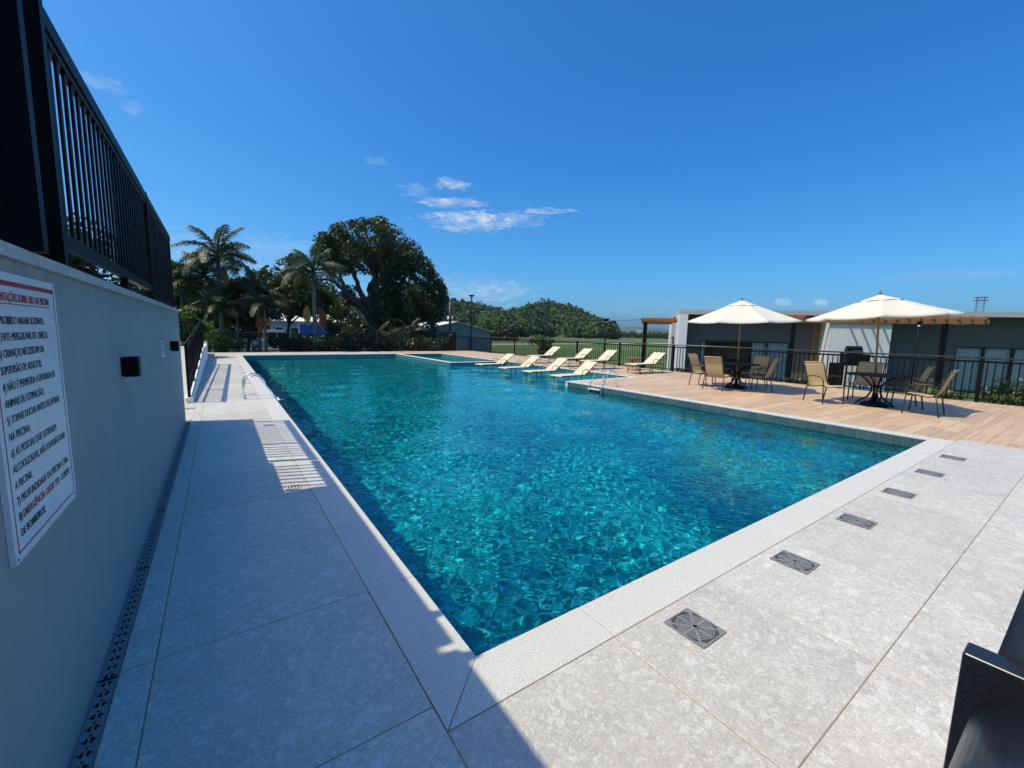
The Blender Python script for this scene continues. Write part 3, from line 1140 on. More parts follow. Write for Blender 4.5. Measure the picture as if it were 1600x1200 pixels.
def bars_fence(name, label, cat, a, b, zb0, zb1, h, step, w, d, posts, group=None, mats=('black', 'black'), hand=True, post_w=.05, rail_h=.05, gap=.09, second=True, mid=None, hand_r=.022):
    """Straight metal fence from a to b (x, y), base height running zb0 -> zb1, height h, single bars."""
    a, b = Vector(a).to_3d(), Vector(b).to_3d()
    L = (b - a).length
    u = (b - a) / L
    slope = (zb1 - zb0) / L
    ang = math.atan2(u.y, u.x)
    t = thing(name, label, cat, (a.x, a.y, zb0), ang, group)
    side = Vector((0, 1, 0))
    def bar(z0, hh, hw, nm, mat):
        # rail following the slope; local x along fence
        m = MB()
        c = Vector((L / 2, 0, z0 + slope * L / 2))
        ax = Vector((L / 2, 0, slope * L / 2))
        m.obox(c, ax, side * hw, Vector((0, 0, hh)))
        return m.build(nm, mat, t)
    if hand:
        MB().tube([(0, 0, h), (L, 0, h + slope * L)], hand_r, 8).build('handrail', mats[1], t, smooth=True)
        top = h - gap
    else:
        top = h
    bar(top, rail_h / 2, .014 if hand else post_w * .45, 'top_rail', mats[0])
    bar(.09, .016, .014, 'bottom_rail', mats[0])
    if mid:
        bar(mid, .016, .014, 'mid_rail', mats[0])
    pm = MB().box(-post_w / 2, -post_w / 2, 0, post_w / 2, post_w / 2, h - (.01 if hand else 0)).mesh('post', mats[0])
    for s in posts:
        link('post', pm, t, (s, 0, slope * s))
    bm_ = MB().box(-w / 2, -d / 2, .1, w / 2, d / 2, top - rail_h / 2).mesh('baluster', mats[0])
    s = step
    while s < L - step * .4:
        if all(abs(s - q) > post_w * .8 for q in posts):
            link('baluster', bm_, t, (s, 0, slope * s))
        s += step
    return t


# tall fence standing on the wall: raised panel near the camera, lower rail further along
def wall_fence(y0, y1, zb, posts, label, zlow):
    t = thing('wall_top_fence', label, 'fence', (-.54, y0, 1.72), PI / 2, 'black fence panels on top of the left wall')
    L = y1 - y0
    MB().obox((L / 2, 0, 1.005), (L / 2, 0, 0), (0, .0225, 0), (0, 0, .035)).build('top_rail', 'black', t)
    MB().obox((L / 2, 0, .945), (L / 2, 0, 0), (0, .016, 0), (0, 0, .010)).build('under_rail', 'black', t)
    MB().obox((L / 2, 0, zlow + .03), (L / 2, 0, 0), (0, .018, 0), (0, 0, .03)).build('bottom_rail', 'black', t)
    pmesh = {}
    for s, pw in posts:
        if pw not in pmesh:
            pmesh[pw] = MB().box(-min(pw, .05) / 2, -pw / 2 + .012, .002, min(pw, .05) / 2, pw / 2 + .012, 1.055).mesh('post', 'black')
        link('post', pmesh[pw], t, (s, 0, 0))
    bmh = MB().box(-.016, -.0055, zlow + .055, .016, .0055, .938).mesh('baluster', 'black')
    s = .115
    while s < L - .05:
        if all(abs(s - q) > w / 2 + .03 for q, w in posts):
            link('baluster', bmh, t, (s, 0, 0))
        s += .115
    return t


wall_fence(2.16, 5.54, 0, [(.03, .05), (.235, .15), (2.05, .04)], 'middle fence panel on the left wall, beginning at the wide black post above the notice', .10)
wall_fence(5.57, 8.02, 0, [(.05, .07), (.85, .04), (2.42, .06)], 'far fence panel on the left wall, ending above the black wall lamps', .012)
wall_fence(-2.6, 2.11, 0, [(.03, .05), (2.1, .05), (4.64, .20)], 'near fence panel on the left wall, cut by the left photo edge', .10)

# unseen building added on the terrace so its eave shades the near walkway
tb = thing('added_shade_house', 'unseen house added on the upper terrace so its flat eave shades the near walkway', 'house', (0, 0, 0))
MB().box(-8, -7, 1.60, -2.4, 4.7, 4.56).build('wall', 'bgwhite', tb)
MB().box(-8.4, -7.3, 4.57, -1.60, 5.0, 4.77).build('roof', 'bggrey', tb)

# ramp behind the wall end, with its kerb and sloping fence
rp = MB()
pts = [(9.3, -.02), (10.2, .02), (20.0, .62), (27.5, .62)]
for (ya, za), (yb, zb) in zip(pts[:-1], pts[1:]):
    rp.poly([(-4.5, ya, za), (-.56, ya, za), (-.56, yb, zb), (-4.5, yb, zb)])
rp.poly([(-.56, 9.3, -.9), (-.56, 27.5, -.9), (-.56, 27.5, .62), (-.56, 20, .62), (-.56, 10.2, .02), (-.56, 9.3, -.02)])
rp.poly([(-4.5, 27.5, -.9), (-.56, 27.5, -.9), (-.56, 27.5, .62), (-4.5, 27.5, .62)])
rp.build('ramp', 'cap', kind='structure')
kb = MB()
k0 = len(kb.v)
prof = [(8.35, 0, .10), (20.0, 0, .70), (24.0, 0, .72)]
kb.v += [(-.60, 10.1, -.02), (-.48, 10.1, -.02), (-.48, 10.1, .10), (-.60, 10.1, .10), (-.60, 20, -.02), (-.48, 20, -.02), (-.48, 20, .66), (-.60, 20, .66), (-.60, 24, -.02), (-.48, 24, -.02), (-.48, 24, .66), (-.60, 24, .66)]
kb.f += [(0, 1, 2, 3), (8, 11, 10, 9)]
for q in (0, 4):
    kb.f += [(q + 1, q + 5, q + 6, q + 2), (q + 2, q + 6, q + 7, q + 3), (q + 3, q + 7, q + 4, q + 0), (q, q + 4, q + 5, q + 1)]
tag(kb.build('ramp_kerb', 'bgwhite'), 'sloping white kerb under the black ramp fence beside the walkway', 'kerb')
bars_fence('ramp_fence', 'black fence climbing with the ramp beyond the end of the grey wall', 'fence', (-.54, 10.15), (-.54, 20.0), .10, .66, 1.03, .125, .022, .014, [.03, 1.95, 3.9, 5.85, 7.8, 9.8], mid=.32)
bars_fence('ramp_landing_fence', 'short black fence across the raised landing at the far left', 'fence', (-4.4, 20.05), (-.56, 20.05), .62, .62, 1.05, .125, .02, .014, [.03, 1.9, 3.75])

# far and right-hand perimeter fences
bars_fence('back_fence', 'long black fence behind the far end of the pool, in front of the trees', 'fence', (-.5, 28.5), (15.7, 28.5), 0, 0, 1.12, .125, .018, .014, [.03 + 2.02 * k for k in range(9)])
bars_fence('side_fence', 'long black fence with steel handrail along the right side of the timber deck', 'fence', (15.75, -1.0), (15.75, 28.45), 0, 0, 1.12, .13, .024, .016, [.03 + 2.93 * k for k in range(11)], mats=('black', 'railgrey'), post_w=.07)

# ------------------------------------------------------------------ notice board on the wall
SXF = -.466    # board face
board = thing('pool_rules_sign', 'white pool rules notice with red border on the grey wall', 'sign', (-.499, 1.645, .835))
MB().box(.0, 0, 0, .013, .588, .800).build('board', 'signwhite', board)


def frame(m, y0, z0, y1, z1, x, w, th=.0006, top=None):
    top = top or w
    m.box(x, y0, z0, x + th, y0 + w, z1)
    m.box(x, y1 - w, z0, x + th, y1, z1)
    m.box(x, y0 + w, z0, x + th, y1 - w, z0 + w)
    m.box(x, y0 + w, z1 - top, x + th, y1 - w, z1)


m = MB(); frame(m, .022, .024, .566, .776, .0132, .0047, top=.014)
m.build('red_border', 'signred', board)


def text_mesh(body, size, mat, name, parent, loc, rot, bold=False, squeeze=1.0, width=None):
    cu = bpy.data.curves.new(name, 'FONT')
    cu.body = body
    cu.size = size
    cu.extrude = .0003
    cu.resolution_u = 3
    if bold:
        cu.offset = size * .012
    o = bpy.data.objects.new(name, cu)
    COL.objects.link(o)
    bpy.context.view_layer.update()
    w = o.dimensions.x
    me = bpy.data.meshes.new_from_object(o.evaluated_get(bpy.context.evaluated_depsgraph_get()))
    COL.objects.unlink(o)
    bpy.data.objects.remove(o)
    k = squeeze
    if width:
        k = min(squeeze, width / w)
    me.transform(Matrix.Diagonal((k, 1, 1, 1)))
    me.materials.clear()
    me.materials.append(MAT[mat])
    r = link(name, me, parent, loc)
    r.rotation_euler = rot
    return r, w * k


ROT = (PI / 2, 0, PI / 2)
XT = .0138


def line(segs, z, yend, size=.0325, ystart=.050):
    """Lettering from ystart to yend (board metres), stretched to fit like condensed print."""
    made = []
    total = 0
    for body, mat, bd in segs:
        o, w = text_mesh(body, size, mat, 'lettering', board, (XT, 0, z), ROT, bd)
        made.append((o, w)); total += w
    gap = .008 * (len(segs) - 1)
    k = (yend - ystart - gap) / total
    y = ystart
    for o, w in made:
        o.location = (XT, y, z)
        o.scale = (k, 1, 1)
        y += w * k + .008


Z1 = 1.5544 - .835
line([('ORIENTAÇÕES SOBRE USO DA PISCINA', 'signred', True)], Z1, .508, .0335, .05)
MB().box(.0133, .05, Z1 - .0090, .0139, .508, Z1 - .0062).build('underline', 'signred', board)
LN = [('1) PROIBIDO NADAR SOZINHO;', 1.944), ('2) EVITE MERGULHAR DE CABEÇA;', 1.971), ('3) CRIANÇAS NECESSITAM DA', 1.922), ('SUPERVISÃO DE ADULTOS;', 1.885), ('4) NÃO É PERMITIDA A ENTRADA DE', 2.0),
      ('ANIMAIS DE ESTIMAÇÃO;', 1.878), ('5) TOMAR DUCHA ANTES DE ENTRAR', 2.016), ('NA PISCINA;', 1.735), ('6) AS PESSOAS QUE ESTIVEREM', 1.954), ('ALCOOLIZADAS, NÃO DEVERÃO USAR', 2.036), ('A PISCINA;', 1.71),
      ('7) PROFUNDIDADE DA PISCINA 1,50m', 2.036)]
ZL = 1.4893 - .835
for i, (s_, ye) in enumerate(LN):
    line([(s_, 'signink', False)], ZL - .0455 * i, ye * 1.066 - 1.645)
line([('8)', 'signink', True), ('EMERGÊNCIA: LIGUE 193', 'signred', True), ('- CORPO', 'signink', True)], ZL - .0455 * 12, 2.045 * 1.066 - 1.645)
line([('DE BOMBEIROS;', 'signink', True)], ZL - .0455 * 13, 1.778 * 1.066 - 1.645)
for yy, zz in ((.012, .012), (.576, .012), (.012, .788), (.576, .788)):
    MB().tube([(.0131, yy, zz), (.0150, yy, zz)], .004, 8).build('screw', 'cover', board)

# small notice further along, clear box beside the far lamp
sn = thing('small_notice', 'small white notice in a blue frame near the far end of the grey wall', 'sign', (-.499, 5.50, 1.14))
MB().box(0, 0, 0, .008, .34, .21).build('panel', 'signwhite', sn)
m = MB(); frame(m, 0, 0, .34, .21, .0083, .012); m.build('blue_border', 'signblue', sn)
m = MB()
for k in range(5):
    m.box(.0083, .04, .05 + .028 * k, .009, .26 - .03 * (k % 2), .058 + .028 * k)
m.build('printed_lines', 'signblue', sn)


def wall_lamp(y, z, label):
    t = thing('wall_lamp', label, 'lamp', (-.499, y, z), 0, 'black cube lamps on the grey wall')
    m = MB()
    m.box(.010, -.045, -.060, .080, -.040, .060); m.box(.010, .040, -.060, .080, .045, .060)
    m.box(.075, -.040, -.060, .080, .040, .060); m.box(.010, -.040, -.060, .015, .040, .060)
    m.box(.015, -.040, -.004, .075, .040, .004)
    m.build('housing', 'black', t)
    MB().box(.0, -.042, -.055, .0098, .042, .055).build('back_plate', 'black', t)
    MB().box(.025, -.025, -.030, .065, .025, -.024).build('lens', 'pane', t)
    return t


wall_lamp(3.47, 1.235, 'black cube wall lamp right of the pool rules notice')
wall_lamp(6.62, 1.235, 'black cube wall lamp beside the small notice at the wall end')

# ------------------------------------------------------------------ linear drain beside the wall
dr = thing('linear_drain', 'long dark slotted drain channel between the grey wall and the tiles', 'drain')
MB().box(-.499, -2, -.12, -.432, 9.34, -.030).build('channel', 'dark', dr)


def grate(L):
    m = MB()
    c = .0085
    nx = 7
    holes = {(1, 1), (1, 2), (0, 0)}
    ny = int(L / c)
    for j in range(ny):
        r = j % 7
        for i in range(nx):
            hole = False
            if r in (0, 2) and i in (2, 4): hole = True
            if r == 1 and i in (1, 2, 4, 5): hole = True
            if r == 4 and i in (3,): hole = True
            if not hole:
                x, y = i * c, j * c
                m.poly([(x, y, 0), (x + c, y, 0), (x + c, y + c, 0), (x, y + c, 0)])
    m.box(nx * c, 0, -.02, nx * c + .004, L, .002)
    m.box(-.006, 0, -.02, -.001, L, .004)
    return m.mesh('grate', 'cover')


gm = grate(.99)
for k in range(11):
    link('grate', gm, dr, (-.494, -1.7 + k, -.006))

# ------------------------------------------------------------------ round-pattern floor drains in the near deck
def floor_drain(loc, label, proto=None):
    t = thing('floor_drain', label, 'drain', loc, 0, 'grey fan-patterned drain plates in the near deck')
    w, l = .105, .112
    m = MB()
    m.box(-w, -l, .0, w, -l + .008, .006); m.box(-w, l - .008, .0, w, l, .006)
    m.box(-w, -l + .008, .0, -w + .008, l - .008, .006); m.box(w - .008, -l + .008, .0, w, l - .008, .006)
    m.build('frame', 'cover', t)
    MB().box(-w + .008, -l + .008, .0005, w - .008, l - .008, .0015).build('pan', 'pan', t)
    m = MB()
    for k in range(8):
        a = PI / 4 * k
        rr = .098 if k % 2 == 0 else .132
        u, v = Vector((math.cos(a), math.sin(a), 0)), Vector((-math.sin(a), math.cos(a), 0))
        m.obox(u * (rr / 2 + .01) + Vector((0, 0, .004)), u * (rr / 2 - .012), v * .006, (0, 0, .002))
    m.build('spokes', 'cover', t)
    m = MB()
    for k in range(8):
        a = PI / 4 * (k + .5)
        u, v = Vector((math.cos(a), math.sin(a), 0)), Vector((-math.sin(a), math.cos(a), 0))
        for q in range(7):
            rr = .027 + q * .0105
            hw = rr * math.tan(PI / 8) - .003
            lim = .092
            m.obox(u * rr + Vector((0, 0, .0038)), u * .0030, v * hw, (0, 0, .0012))
    # solid corner gussets
    for sx_ in (-1, 1):
        for sy_ in (-1, 1):
            m.prism([(sx_ * .097, sy_ * .104), (sx_ * .097, sy_ * .060), (sx_ * .055, sy_ * .104)][::sx_ * sy_], .002, .0045)
    m.build('slats', 'cover', t)
    m = MB(); m.lathe((0, 0, .002), [(.012, 0), (.020, 0), (.020, .006), (.012, .006)], 16)
    m.f = m.f[:-2]
    m.build('centre_ring', 'cover', t, smooth=True)
    MB().lathe((0, 0, .0016), [(.0118, 0), (.0118, .004)], 14).build('centre_hole', 'dark', t)
    return t


names = ['nearest of the six grey drain plates, close to the pool corner', 'second-nearest grey drain plate along the near edge of the pool', 'third grey drain plate from the camera beside the near coping',
         'fourth grey drain plate from the camera beside the near coping', 'second-farthest grey drain plate near the right pool corner', 'farthest grey drain plate, next to the timber-look deck']
d0 = floor_drain((1.95, 1.095, .0015), names[0])
dtree = tree_of(d0)
for k in range(1, 6):
    copy_thing(d0, (1.95 + 1.17 * k + .0, 1.095, .0015), 0, names[k], dtree)

# deck-level skimmer lids along the west side
def lid(loc, label):
    t = thing('skimmer_lid', label, 'skimmer lid', loc, 0, 'small slotted lids in the west walkway')
    MB().box(-.06, -.05, 0, .06, .05, .004).build('plate', 'cap', t)
    m = MB()
    for k in range(4):
        m.box(-.045 + .026 * k, -.03, .0042, -.033 + .026 * k, .03, .0047)
    m.box(-.064, -.054, .0, -.0602, .054, .003); m.box(.0602, -.054, .0, .064, .054, .003); m.box(-.064, -.054, .0, .064, -.0502, .003); m.box(-.064, .0502, .0, .064, .054, .003)
    m.build('slots', 'dark', t)
    return t


ln = ['slotted lid at the edge of the railing shadow, nearest the camera', 'slotted lid in the first sunny tiles of the walkway', 'slotted lid just behind the left pool handrail', 'slotted lid halfway along the far walkway',
      'slotted lid in the far walkway, third from the back fence', 'slotted lid in the far walkway, second from the back fence', 'slotted lid in the far walkway, nearest the back fence']
l0 = lid((.50, 4.29, .001), ln[0])
lt = tree_of(l0)
for k, y in enumerate((7.28, 10.9, 12.95, 15.85, 18.6, 21.35)):
    copy_thing(l0, (.55, y, .001), 0, ln[k + 1], lt)


# ------------------------------------------------------------------ ladders
def ladder(loc, rz, label):
    t = thing('pool_ladder', label, 'pool ladder', loc, rz)
    for s in (-.25, .25):
        path = [(.48, s, 0)]
        path += [(.48, s, .29)]
        for k in range(1, 10):
            a = PI * k / 10
            path.append((.29 + .19 * math.cos(a), s, .29 + .18 * math.sin(a)))
        path += [(.08, s, .24), (-.02, s, .11), (-.10, s, -.05), (-.12, s, -.3), (-.12, s, -1.05)]
        MB().tube(path, .018, 10).build('handrail', 'chrome', t, smooth=True)
        MB().lathe((.48, s, .0), [(.05, 0), (.05, .006), (.024, .016)], 16).build('flange', 'chrome', t, smooth=True)
    for z in (-.09, -.34, -.60, -.86):
        MB().box(-.175, -.228, z - .014, -.085, .228, z + .014).build('step', 'signwhite', t)
    return t


ladder((WX1 + .06, 8.55, .004), 0, 'steel pool ladder at the timber-look deck beside the loungers')
ladder((WX0 - .06, 10.45, .004), PI, 'steel pool handrails on the pale walkway at the left pool edge')


# ------------------------------------------------------------------ loungers
def lounger(loc, rz, label, up=.36):
    t = thing('sun_lounger', label, 'sun lounger', loc, rz, 'cream sun loungers round the sun shelf')
    hz = .37
    w = .31
    flat = [(-.95, 0, hz - .02), (-.9, 0, hz), (-.4, 0, hz + .005), (.05, 0, hz), (.16, 0, hz + .005)]
    back = [(.17, 0, hz + .01), (.30, 0, hz + .01 + .13 * up / .5), (.5, 0, hz + .33 * up / .5), (.70, 0, hz + .53 * up / .5), (.77, 0, hz + .585 * up / .5), (.81, 0, hz + .60 * up / .5)]
    MB().strip(flat, (0, w - .02, 0), .012).build('seat', 'creamsling', t)
    MB().strip(back, (0, w - .02, 0), .014).build('backrest', 'creamsling', t)
    for s in (-1, 1):
        MB().tube([(-.96, s * w, hz - .03), (-.9, s * w, hz), (.2, s * w, hz), (.72, s * w, hz - .01)], .016, 6).build('side_rail', 'bronze', t, smooth=True)
        MB().tube([(x, s * (w + .002), z) for x, _, z in back], .013, 6).build('back_rail', 'bronze', t, smooth=True)
        MB().tube([(-.02, s * (w + .03), hz - .02), (.0, s * (w + .03), hz + .13), (.08, s * (w + .03), hz + .19), (.22, s * (w + .03), hz + .19), (.36, s * (w + .02), hz + .14), (.42, s * (w + .01), hz + .02)], .012, 6).build('armrest', 'bronze', t, smooth=True)
    for x in (-.72, -.02, .62):
        for s in (-1, 1):
            MB().tube([(x, s * w, hz), (x, s * (w + .01), .0)], .015, 6).build('leg', 'bronze', t, smooth=True)
        MB().tube([(x, -w, .12), (x, w, .12)], .011, 6).build('crossbar', 'bronze', t, smooth=True)
    MB().tube([(.62, 0, hz - .02), (.60, 0, hz + .40 * up / .5)], .011, 6).build('back_support', 'bronze', t, smooth=True)
    return t


LL = [(10.25, 10.85, SHZ, 0.02, 'cream lounger standing in the water nearest the pool ladder'), (10.25, 12.45, SHZ, -.02, 'cream lounger in the shallow water, second from the ladder'),
      (10.22, 14.1, SHZ, .02, 'cream lounger in the shallow water, second from the raised spa'), (10.2, 15.95, SHZ, 0, 'cream lounger in the shallow water nearest the raised spa'),
      (14.0, 10.75, .001, -.03, 'cream lounger on the timber-look deck beside the right teak table'), (13.55, 12.85, .001, .03, 'cream lounger on the deck just left of the right teak table'),
      (13.55, 14.35, .001, 0, 'cream lounger on the deck just right of the left teak table'), (13.45, 16.5, .001, .02, 'farthest cream lounger, on the deck left of both teak tables')]
lo0 = lounger(LL[0][:3], LL[0][3], LL[0][4])
lot = tree_of(lo0)
for x, y, z, r, lb in LL[1:]:
    copy_thing(lo0, (x, y, z), r, lb, lot)


def side_table(loc, label):
    t = thing('side_table', label, 'side table', loc, .2, 'round teak side tables')
    for k in range(9):
        x = -.24 + k * .06
        hw = math.sqrt(max(.28 ** 2 - x * x, .01))
        MB().box(x - .026, -hw, .50, x + .026, hw, .52).build('slat', 'teak', t)
    MB().lathe((0, 0, .455), [(.24, 0), (.25, .0), (.25, .043), (.24, .043)], 20).build('apron', 'teak', t)
    for k in range(4):
        a = PI / 4 + PI / 2 * k
        c, s = math.cos(a), math.sin(a)
        MB().tube([(c * .20, s * .20, .46), (-c * .02 + -s * .02, -s * .02 + c * .02, .25), (-c * .22, -s * .22, 0)], .02, 6).build('leg', 'teak', t)
    MB().lathe((0, 0, .25), [(.05, 0), (.05, .03)], 12).build('hub', 'teak', t)
    return t


side_table((14.75, 12.0, .001), 'round teak side table between the right pair of deck loungers')
side_table((14.75, 15.3, .001), 'round teak side table behind the left pair of deck loungers')


# ------------------------------------------------------------------ dining chairs, tables, parasols
def sling_chair(loc, rz, label):
    t = thing('sling_chair', label, 'chair', loc, rz, 'tan sling chairs round the deck tables')
    w = .265
    seat = [(.27, 0, .405), (.24, 0, .43), (.1, 0, .415), (-.08, 0, .385), (-.17, 0, .40)]
    back = [(-.172, 0, .405), (-.21, 0, .46), (-.25, 0, .56), (-.30, 0, .72), (-.35, 0, .86), (-.385, 0, .93), (-.41, 0, .95)]
    MB().strip(seat, (0, w - .025, 0), .012).build('seat', 'sling', t)
    MB().strip(back, (0, w - .025, 0), .014).build('backrest', 'sling', t)
    for s in (-1, 1):
        MB().tube([(x, s * w, z) for x, _, z in seat[1:]] + [(x, s * w, z) for x, _, z in back[1:-1]], .013, 6).build('side_rail', 'bronze', t, smooth=True)
        MB().tube([(.262, s * (w + .012), 0), (.235, s * (w + .012), .42)], .014, 6).build('leg', 'bronze', t, smooth=True)
        MB().tube([(-.285, s * (w + .012), 0), (-.21, s * (w + .012), .42)], .014, 6).build('leg', 'bronze', t, smooth=True)
        MB().tube([(.235, s * (w + .025), .42), (.245, s * (w + .03), .52), (.20, s * (w + .035), .60), (.10, s * (w + .035), .635), (-.06, s * (w + .03), .635), (-.27, s * (w + .01), .60)], .013, 6).build('armrest', 'bronze', t, smooth=True)
    MB().tube([(.25, -w, .40), (.25, w, .40)], .011, 6).build('crossbar', 'bronze', t, smooth=True)
    MB().tube([(-.215, -w, .375), (-.215, w, .375)], .011, 6).build('crossbar', 'bronze', t, smooth=True)
    MB().tube([(-.385, -w, .93), (-.385, w, .93)], .011, 6).build('crossbar', 'bronze', t, smooth=True)
    return t


CH = [(11.62, 6.45, 0.05, 'tan sling chair with its back to the pool at the far table'), (12.15, 7.22, -PI / 2 + .05, 'tan sling chair behind the one with its back to the pool, far table'),
      (12.35, 5.68, PI / 2 + .15, 'tan sling chair on the right side of the far table'), (13.45, 6.35, PI - .1, 'tan sling chair behind the far table, seen from the front'),
      (11.82, 3.93, -2.03, 'tan sling chair left of the near table, between the two tables'), (13.25, 3.55, PI + .1, 'tan sling chair half hidden behind the near round table'),
      (12.85, 2.72, PI / 2 + .40, 'tan sling chair on the far right of the near table'), (11.98, 2.22, PI / 2 + .02, 'rightmost tan sling chair, in profile over the parasol shadow')]
c0 = sling_chair((CH[0][0], CH[0][1], .001), CH[0][2], CH[0][3])
ct = tree_of(c0)
for x, y, r, lb in CH[1:]:
    copy_thing(c0, (x, y, .001), r, lb, ct)


def table(loc, label):
    t = thing('round_table', label, 'table', loc, .3, 'round black deck tables')
    m = MB().lathe((0, 0, .70), [(.56, 0), (.60, .006), (.60, .024), (.585, .03), (.04, .03)], 40)
    m.build('table_top', 'table', t)
    for k in range(4):
        a = PI / 4 + PI / 2 * k
        c, s = math.cos(a), math.sin(a)
        pts = [(.36, .70), (.20, .60), (.09, .46), (.08, .34), (.14, .20), (.30, .08), (.36, .012)]
        MB().tube([(c * r, s * r, z) for r, z in pts], .018, 6).build('leg', 'black', t, smooth=True)
    m = MB().lathe((0, 0, .42), [(.09, 0), (.1, .01), (.1, .03), (.09, .04)], 16)
    m.build('collar', 'black', t)
    return t


TB = [(12.55, 6.40, 'round black table under the farther parasol'), (12.37, 3.12, 'round black table under the nearer parasol')]
t0 = table((TB[0][0], TB[0][1], .001), TB[0][2])
tt = tree_of(t0)
copy_thing(t0, (TB[1][0], TB[1][1], .001), .7, TB[1][2], tt)


def parasol(loc, rz, label, H, R, zh, tilt):
    t = thing('parasol', label, 'parasol', loc, rz, 'cream octagonal parasols over the deck tables')
    m = MB().lathe((0, 0, 0), [(.25, 0), (.27, .02), (.26, .05), (.20, .085), (.08, .11), (.045, .13), (.045, .30)], 24)
    m.build('base', 'black', t, smooth=True)
    for k in range(4):
        a = PI / 4 + PI / 2 * k
        MB().obox((math.cos(a) * .24, math.sin(a) * .24, .03), (math.cos(a) * .06, math.sin(a) * .06, 0), (-math.sin(a) * .03, math.cos(a) * .03, 0), (0, 0, .029)).build('foot', 'black', t)
    MB().tube([(0, 0, .13), (0, 0, H - .06)], .021, 12).build('pole', 'timber', t, smooth=True)
    MB().lathe((0, 0, H - .05), [(.03, 0), (.035, .02), (.02, .05), (.028, .075), (.012, .1)], 12).build('finial', 'timber', t, smooth=True)
    MB().lathe((0, 0, zh + .02), [(.035, 0), (.045, .01), (.045, .07), (.03, .08)], 12).build('runner', 'timber', t, smooth=True)
    N = 8
    n = 9
    def surf(u, v, k, r0, z0, drop=1.0):
        a0, a1 = 2 * PI * k / N, 2 * PI * (k + 1) / N
        r = r0 + (R - r0) * u
        p0 = Vector((math.cos(a0), math.sin(a0), 0)) * r
        p1 = Vector((math.cos(a1), math.sin(a1), 0)) * r
        p = p0.lerp(p1, v)
        z = z0 + (zh - z0) * u - .012 * math.sin(PI * u) - .03 * u * (4 * v * (1 - v))
        q = p * (1 - .045 * u * u * 4 * v * (1 - v))
        return (q.x, q.y, z)
    r0 = .26
    z0 = H - (H - zh) * r0 / R + .0 - .03
    for k in range(N):
        m = MB()
        for i in range(n):
            for j in range(n):
                m.v.append(surf(i / (n - 1), j / (n - 1), k, r0, z0))
        for i in range(n - 1):
            for j in range(n - 1):
                a = i * n + j
                m.f.append((a, a + n, a + n + 1, a + 1))
        # hem: short valance
        b = len(m.v)
        for j in range(n):
            x, y, z = m.v[(n - 1) * n + j]
            m.v.append((x * .997, y * .997, z - .028))
        for j in range(n - 1):
            m.f.append(((n - 1) * n + j, b + j, b + j + 1, (n - 1) * n + j + 1))
        m.build('canopy_panel', 'canvas', t, smooth=True)
    m = MB()
    for k in range(N):
        a0, a1 = 2 * PI * k / N, 2 * PI * (k + 1) / N
        b = len(m.v)
        rv = .42
        for i in range(4):
            u = i / 3
            for j in range(5):
                v = j / 4
                r = .02 + (rv - .02) * u
                p = Vector((math.cos(a0), math.sin(a0), 0)).lerp(Vector((math.cos(a1), math.sin(a1), 0)), v) * r
                z = H - .035 - (H - zh) * r / R * .97 + .018 * u * (4 * v * (1 - v))
                m.v.append((p.x, p.y, z))
        for i in range(3):
            for j in range(4):
                a = b + i * 5 + j
                m.f.append((a, a + 5, a + 6, a + 1))
    m.build('vent_cap', 'canvas', t, smooth=True)
    for k in range(N):
        a = 2 * PI * k / N
        c, s = math.cos(a), math.sin(a)
        MB().tube([(c * .03, s * .03, H - .13), (c * R * .5, s * R * .5, (H + zh) / 2 - .065), (c * (R - .03), s * (R - .03), zh - .022)], .008, 6).build('rib', 'timber', t)
        MB().tube([(c * .04, s * .04, zh + .05), (c * R * .52, s * R * .52, (H + zh) / 2 - .08)], .008, 6).build('strut', 'timber', t)
    for c in kids(t):
        if not c.name.startswith(('base', 'foot')):
            c.rotation_euler = tuple(Matrix.Rotation(-rz, 3, 'Z') @ Vector((tilt[0], tilt[1], 0)))
    return t


parasol((12.55, 6.40, .001), .12, 'cream octagonal parasol over the farther deck table', 2.60, 1.52, 1.98, (0.01, -.05))
parasol((12.37, 3.12, .001), .30, 'cream octagonal parasol over the nearer deck table', 2.57, 1.36, 2.04, (-.045, -.035))

# ------------------------------------------------------------------ guest building
FA = np.array([19.8, 13.0]); FE = np.array([.622, -.783]); FN = np.array([-.783, -.622])


def F(s, o, z):
    p = FA + FE * s + FN * o
    return Vector((p[0], p[1], z))


EV, NV = Vector((*FE, 0)), Vector((*FN, 0))


class FB(MB):
    def fb(self, s0, s1, o0, o1, z0, z1):
        c = F((s0 + s1) / 2, (o0 + o1) / 2, (z0 + z1) / 2)
        return self.obox(c, EV * abs(s1 - s0) / 2, NV * abs(o1 - o0) / 2, (0, 0, abs(z1 - z0) / 2))


house = thing('guest_building', 'low flat-roofed guest building with charcoal walls behind the right fence', 'building')
FB().fb(-.25, 17.0, -8.0, 0, 2.62, 2.84).build('roof', 'bggrey', house)
FB().fb(-.25, .15, -2.6, 0, GZ, 2.618).build('end_pillar', 'bgwhite', house)
FB().fb(-.25, .05, -8.0, -6.4, GZ, 2.618).build('rear_pillar', 'bgwhite', house)
FB().fb(-.20, -.05, -6.4, -2.6, 1.45, 2.618).build('lintel', 'bggrey', house)
FB().fb(-.12, -.08, -6.4, -2.6, GZ, 1.45).build('side_door', 'alu', house)
FB().fb(.152, 6.3, -1.0, -.8, 1.32, 2.618).build('upper_wall', 'bgdark', house)
FB().fb(.152, .93, -1.0, -.8, GZ, 1.318).build('wall', 'bgdark', house)
FB().fb(5.14, 6.3, -1.0, -.8, GZ, 1.318).build('wall', 'bgdark', house)
FB().fb(8.78, 11.70, -1.0, -.8, GZ, 2.618).build('wall', 'bgdark', house)
FB().fb(11.702, 17, -1.0, -.8, 1.32, 2.618).build('upper_wall', 'bgdark', house)
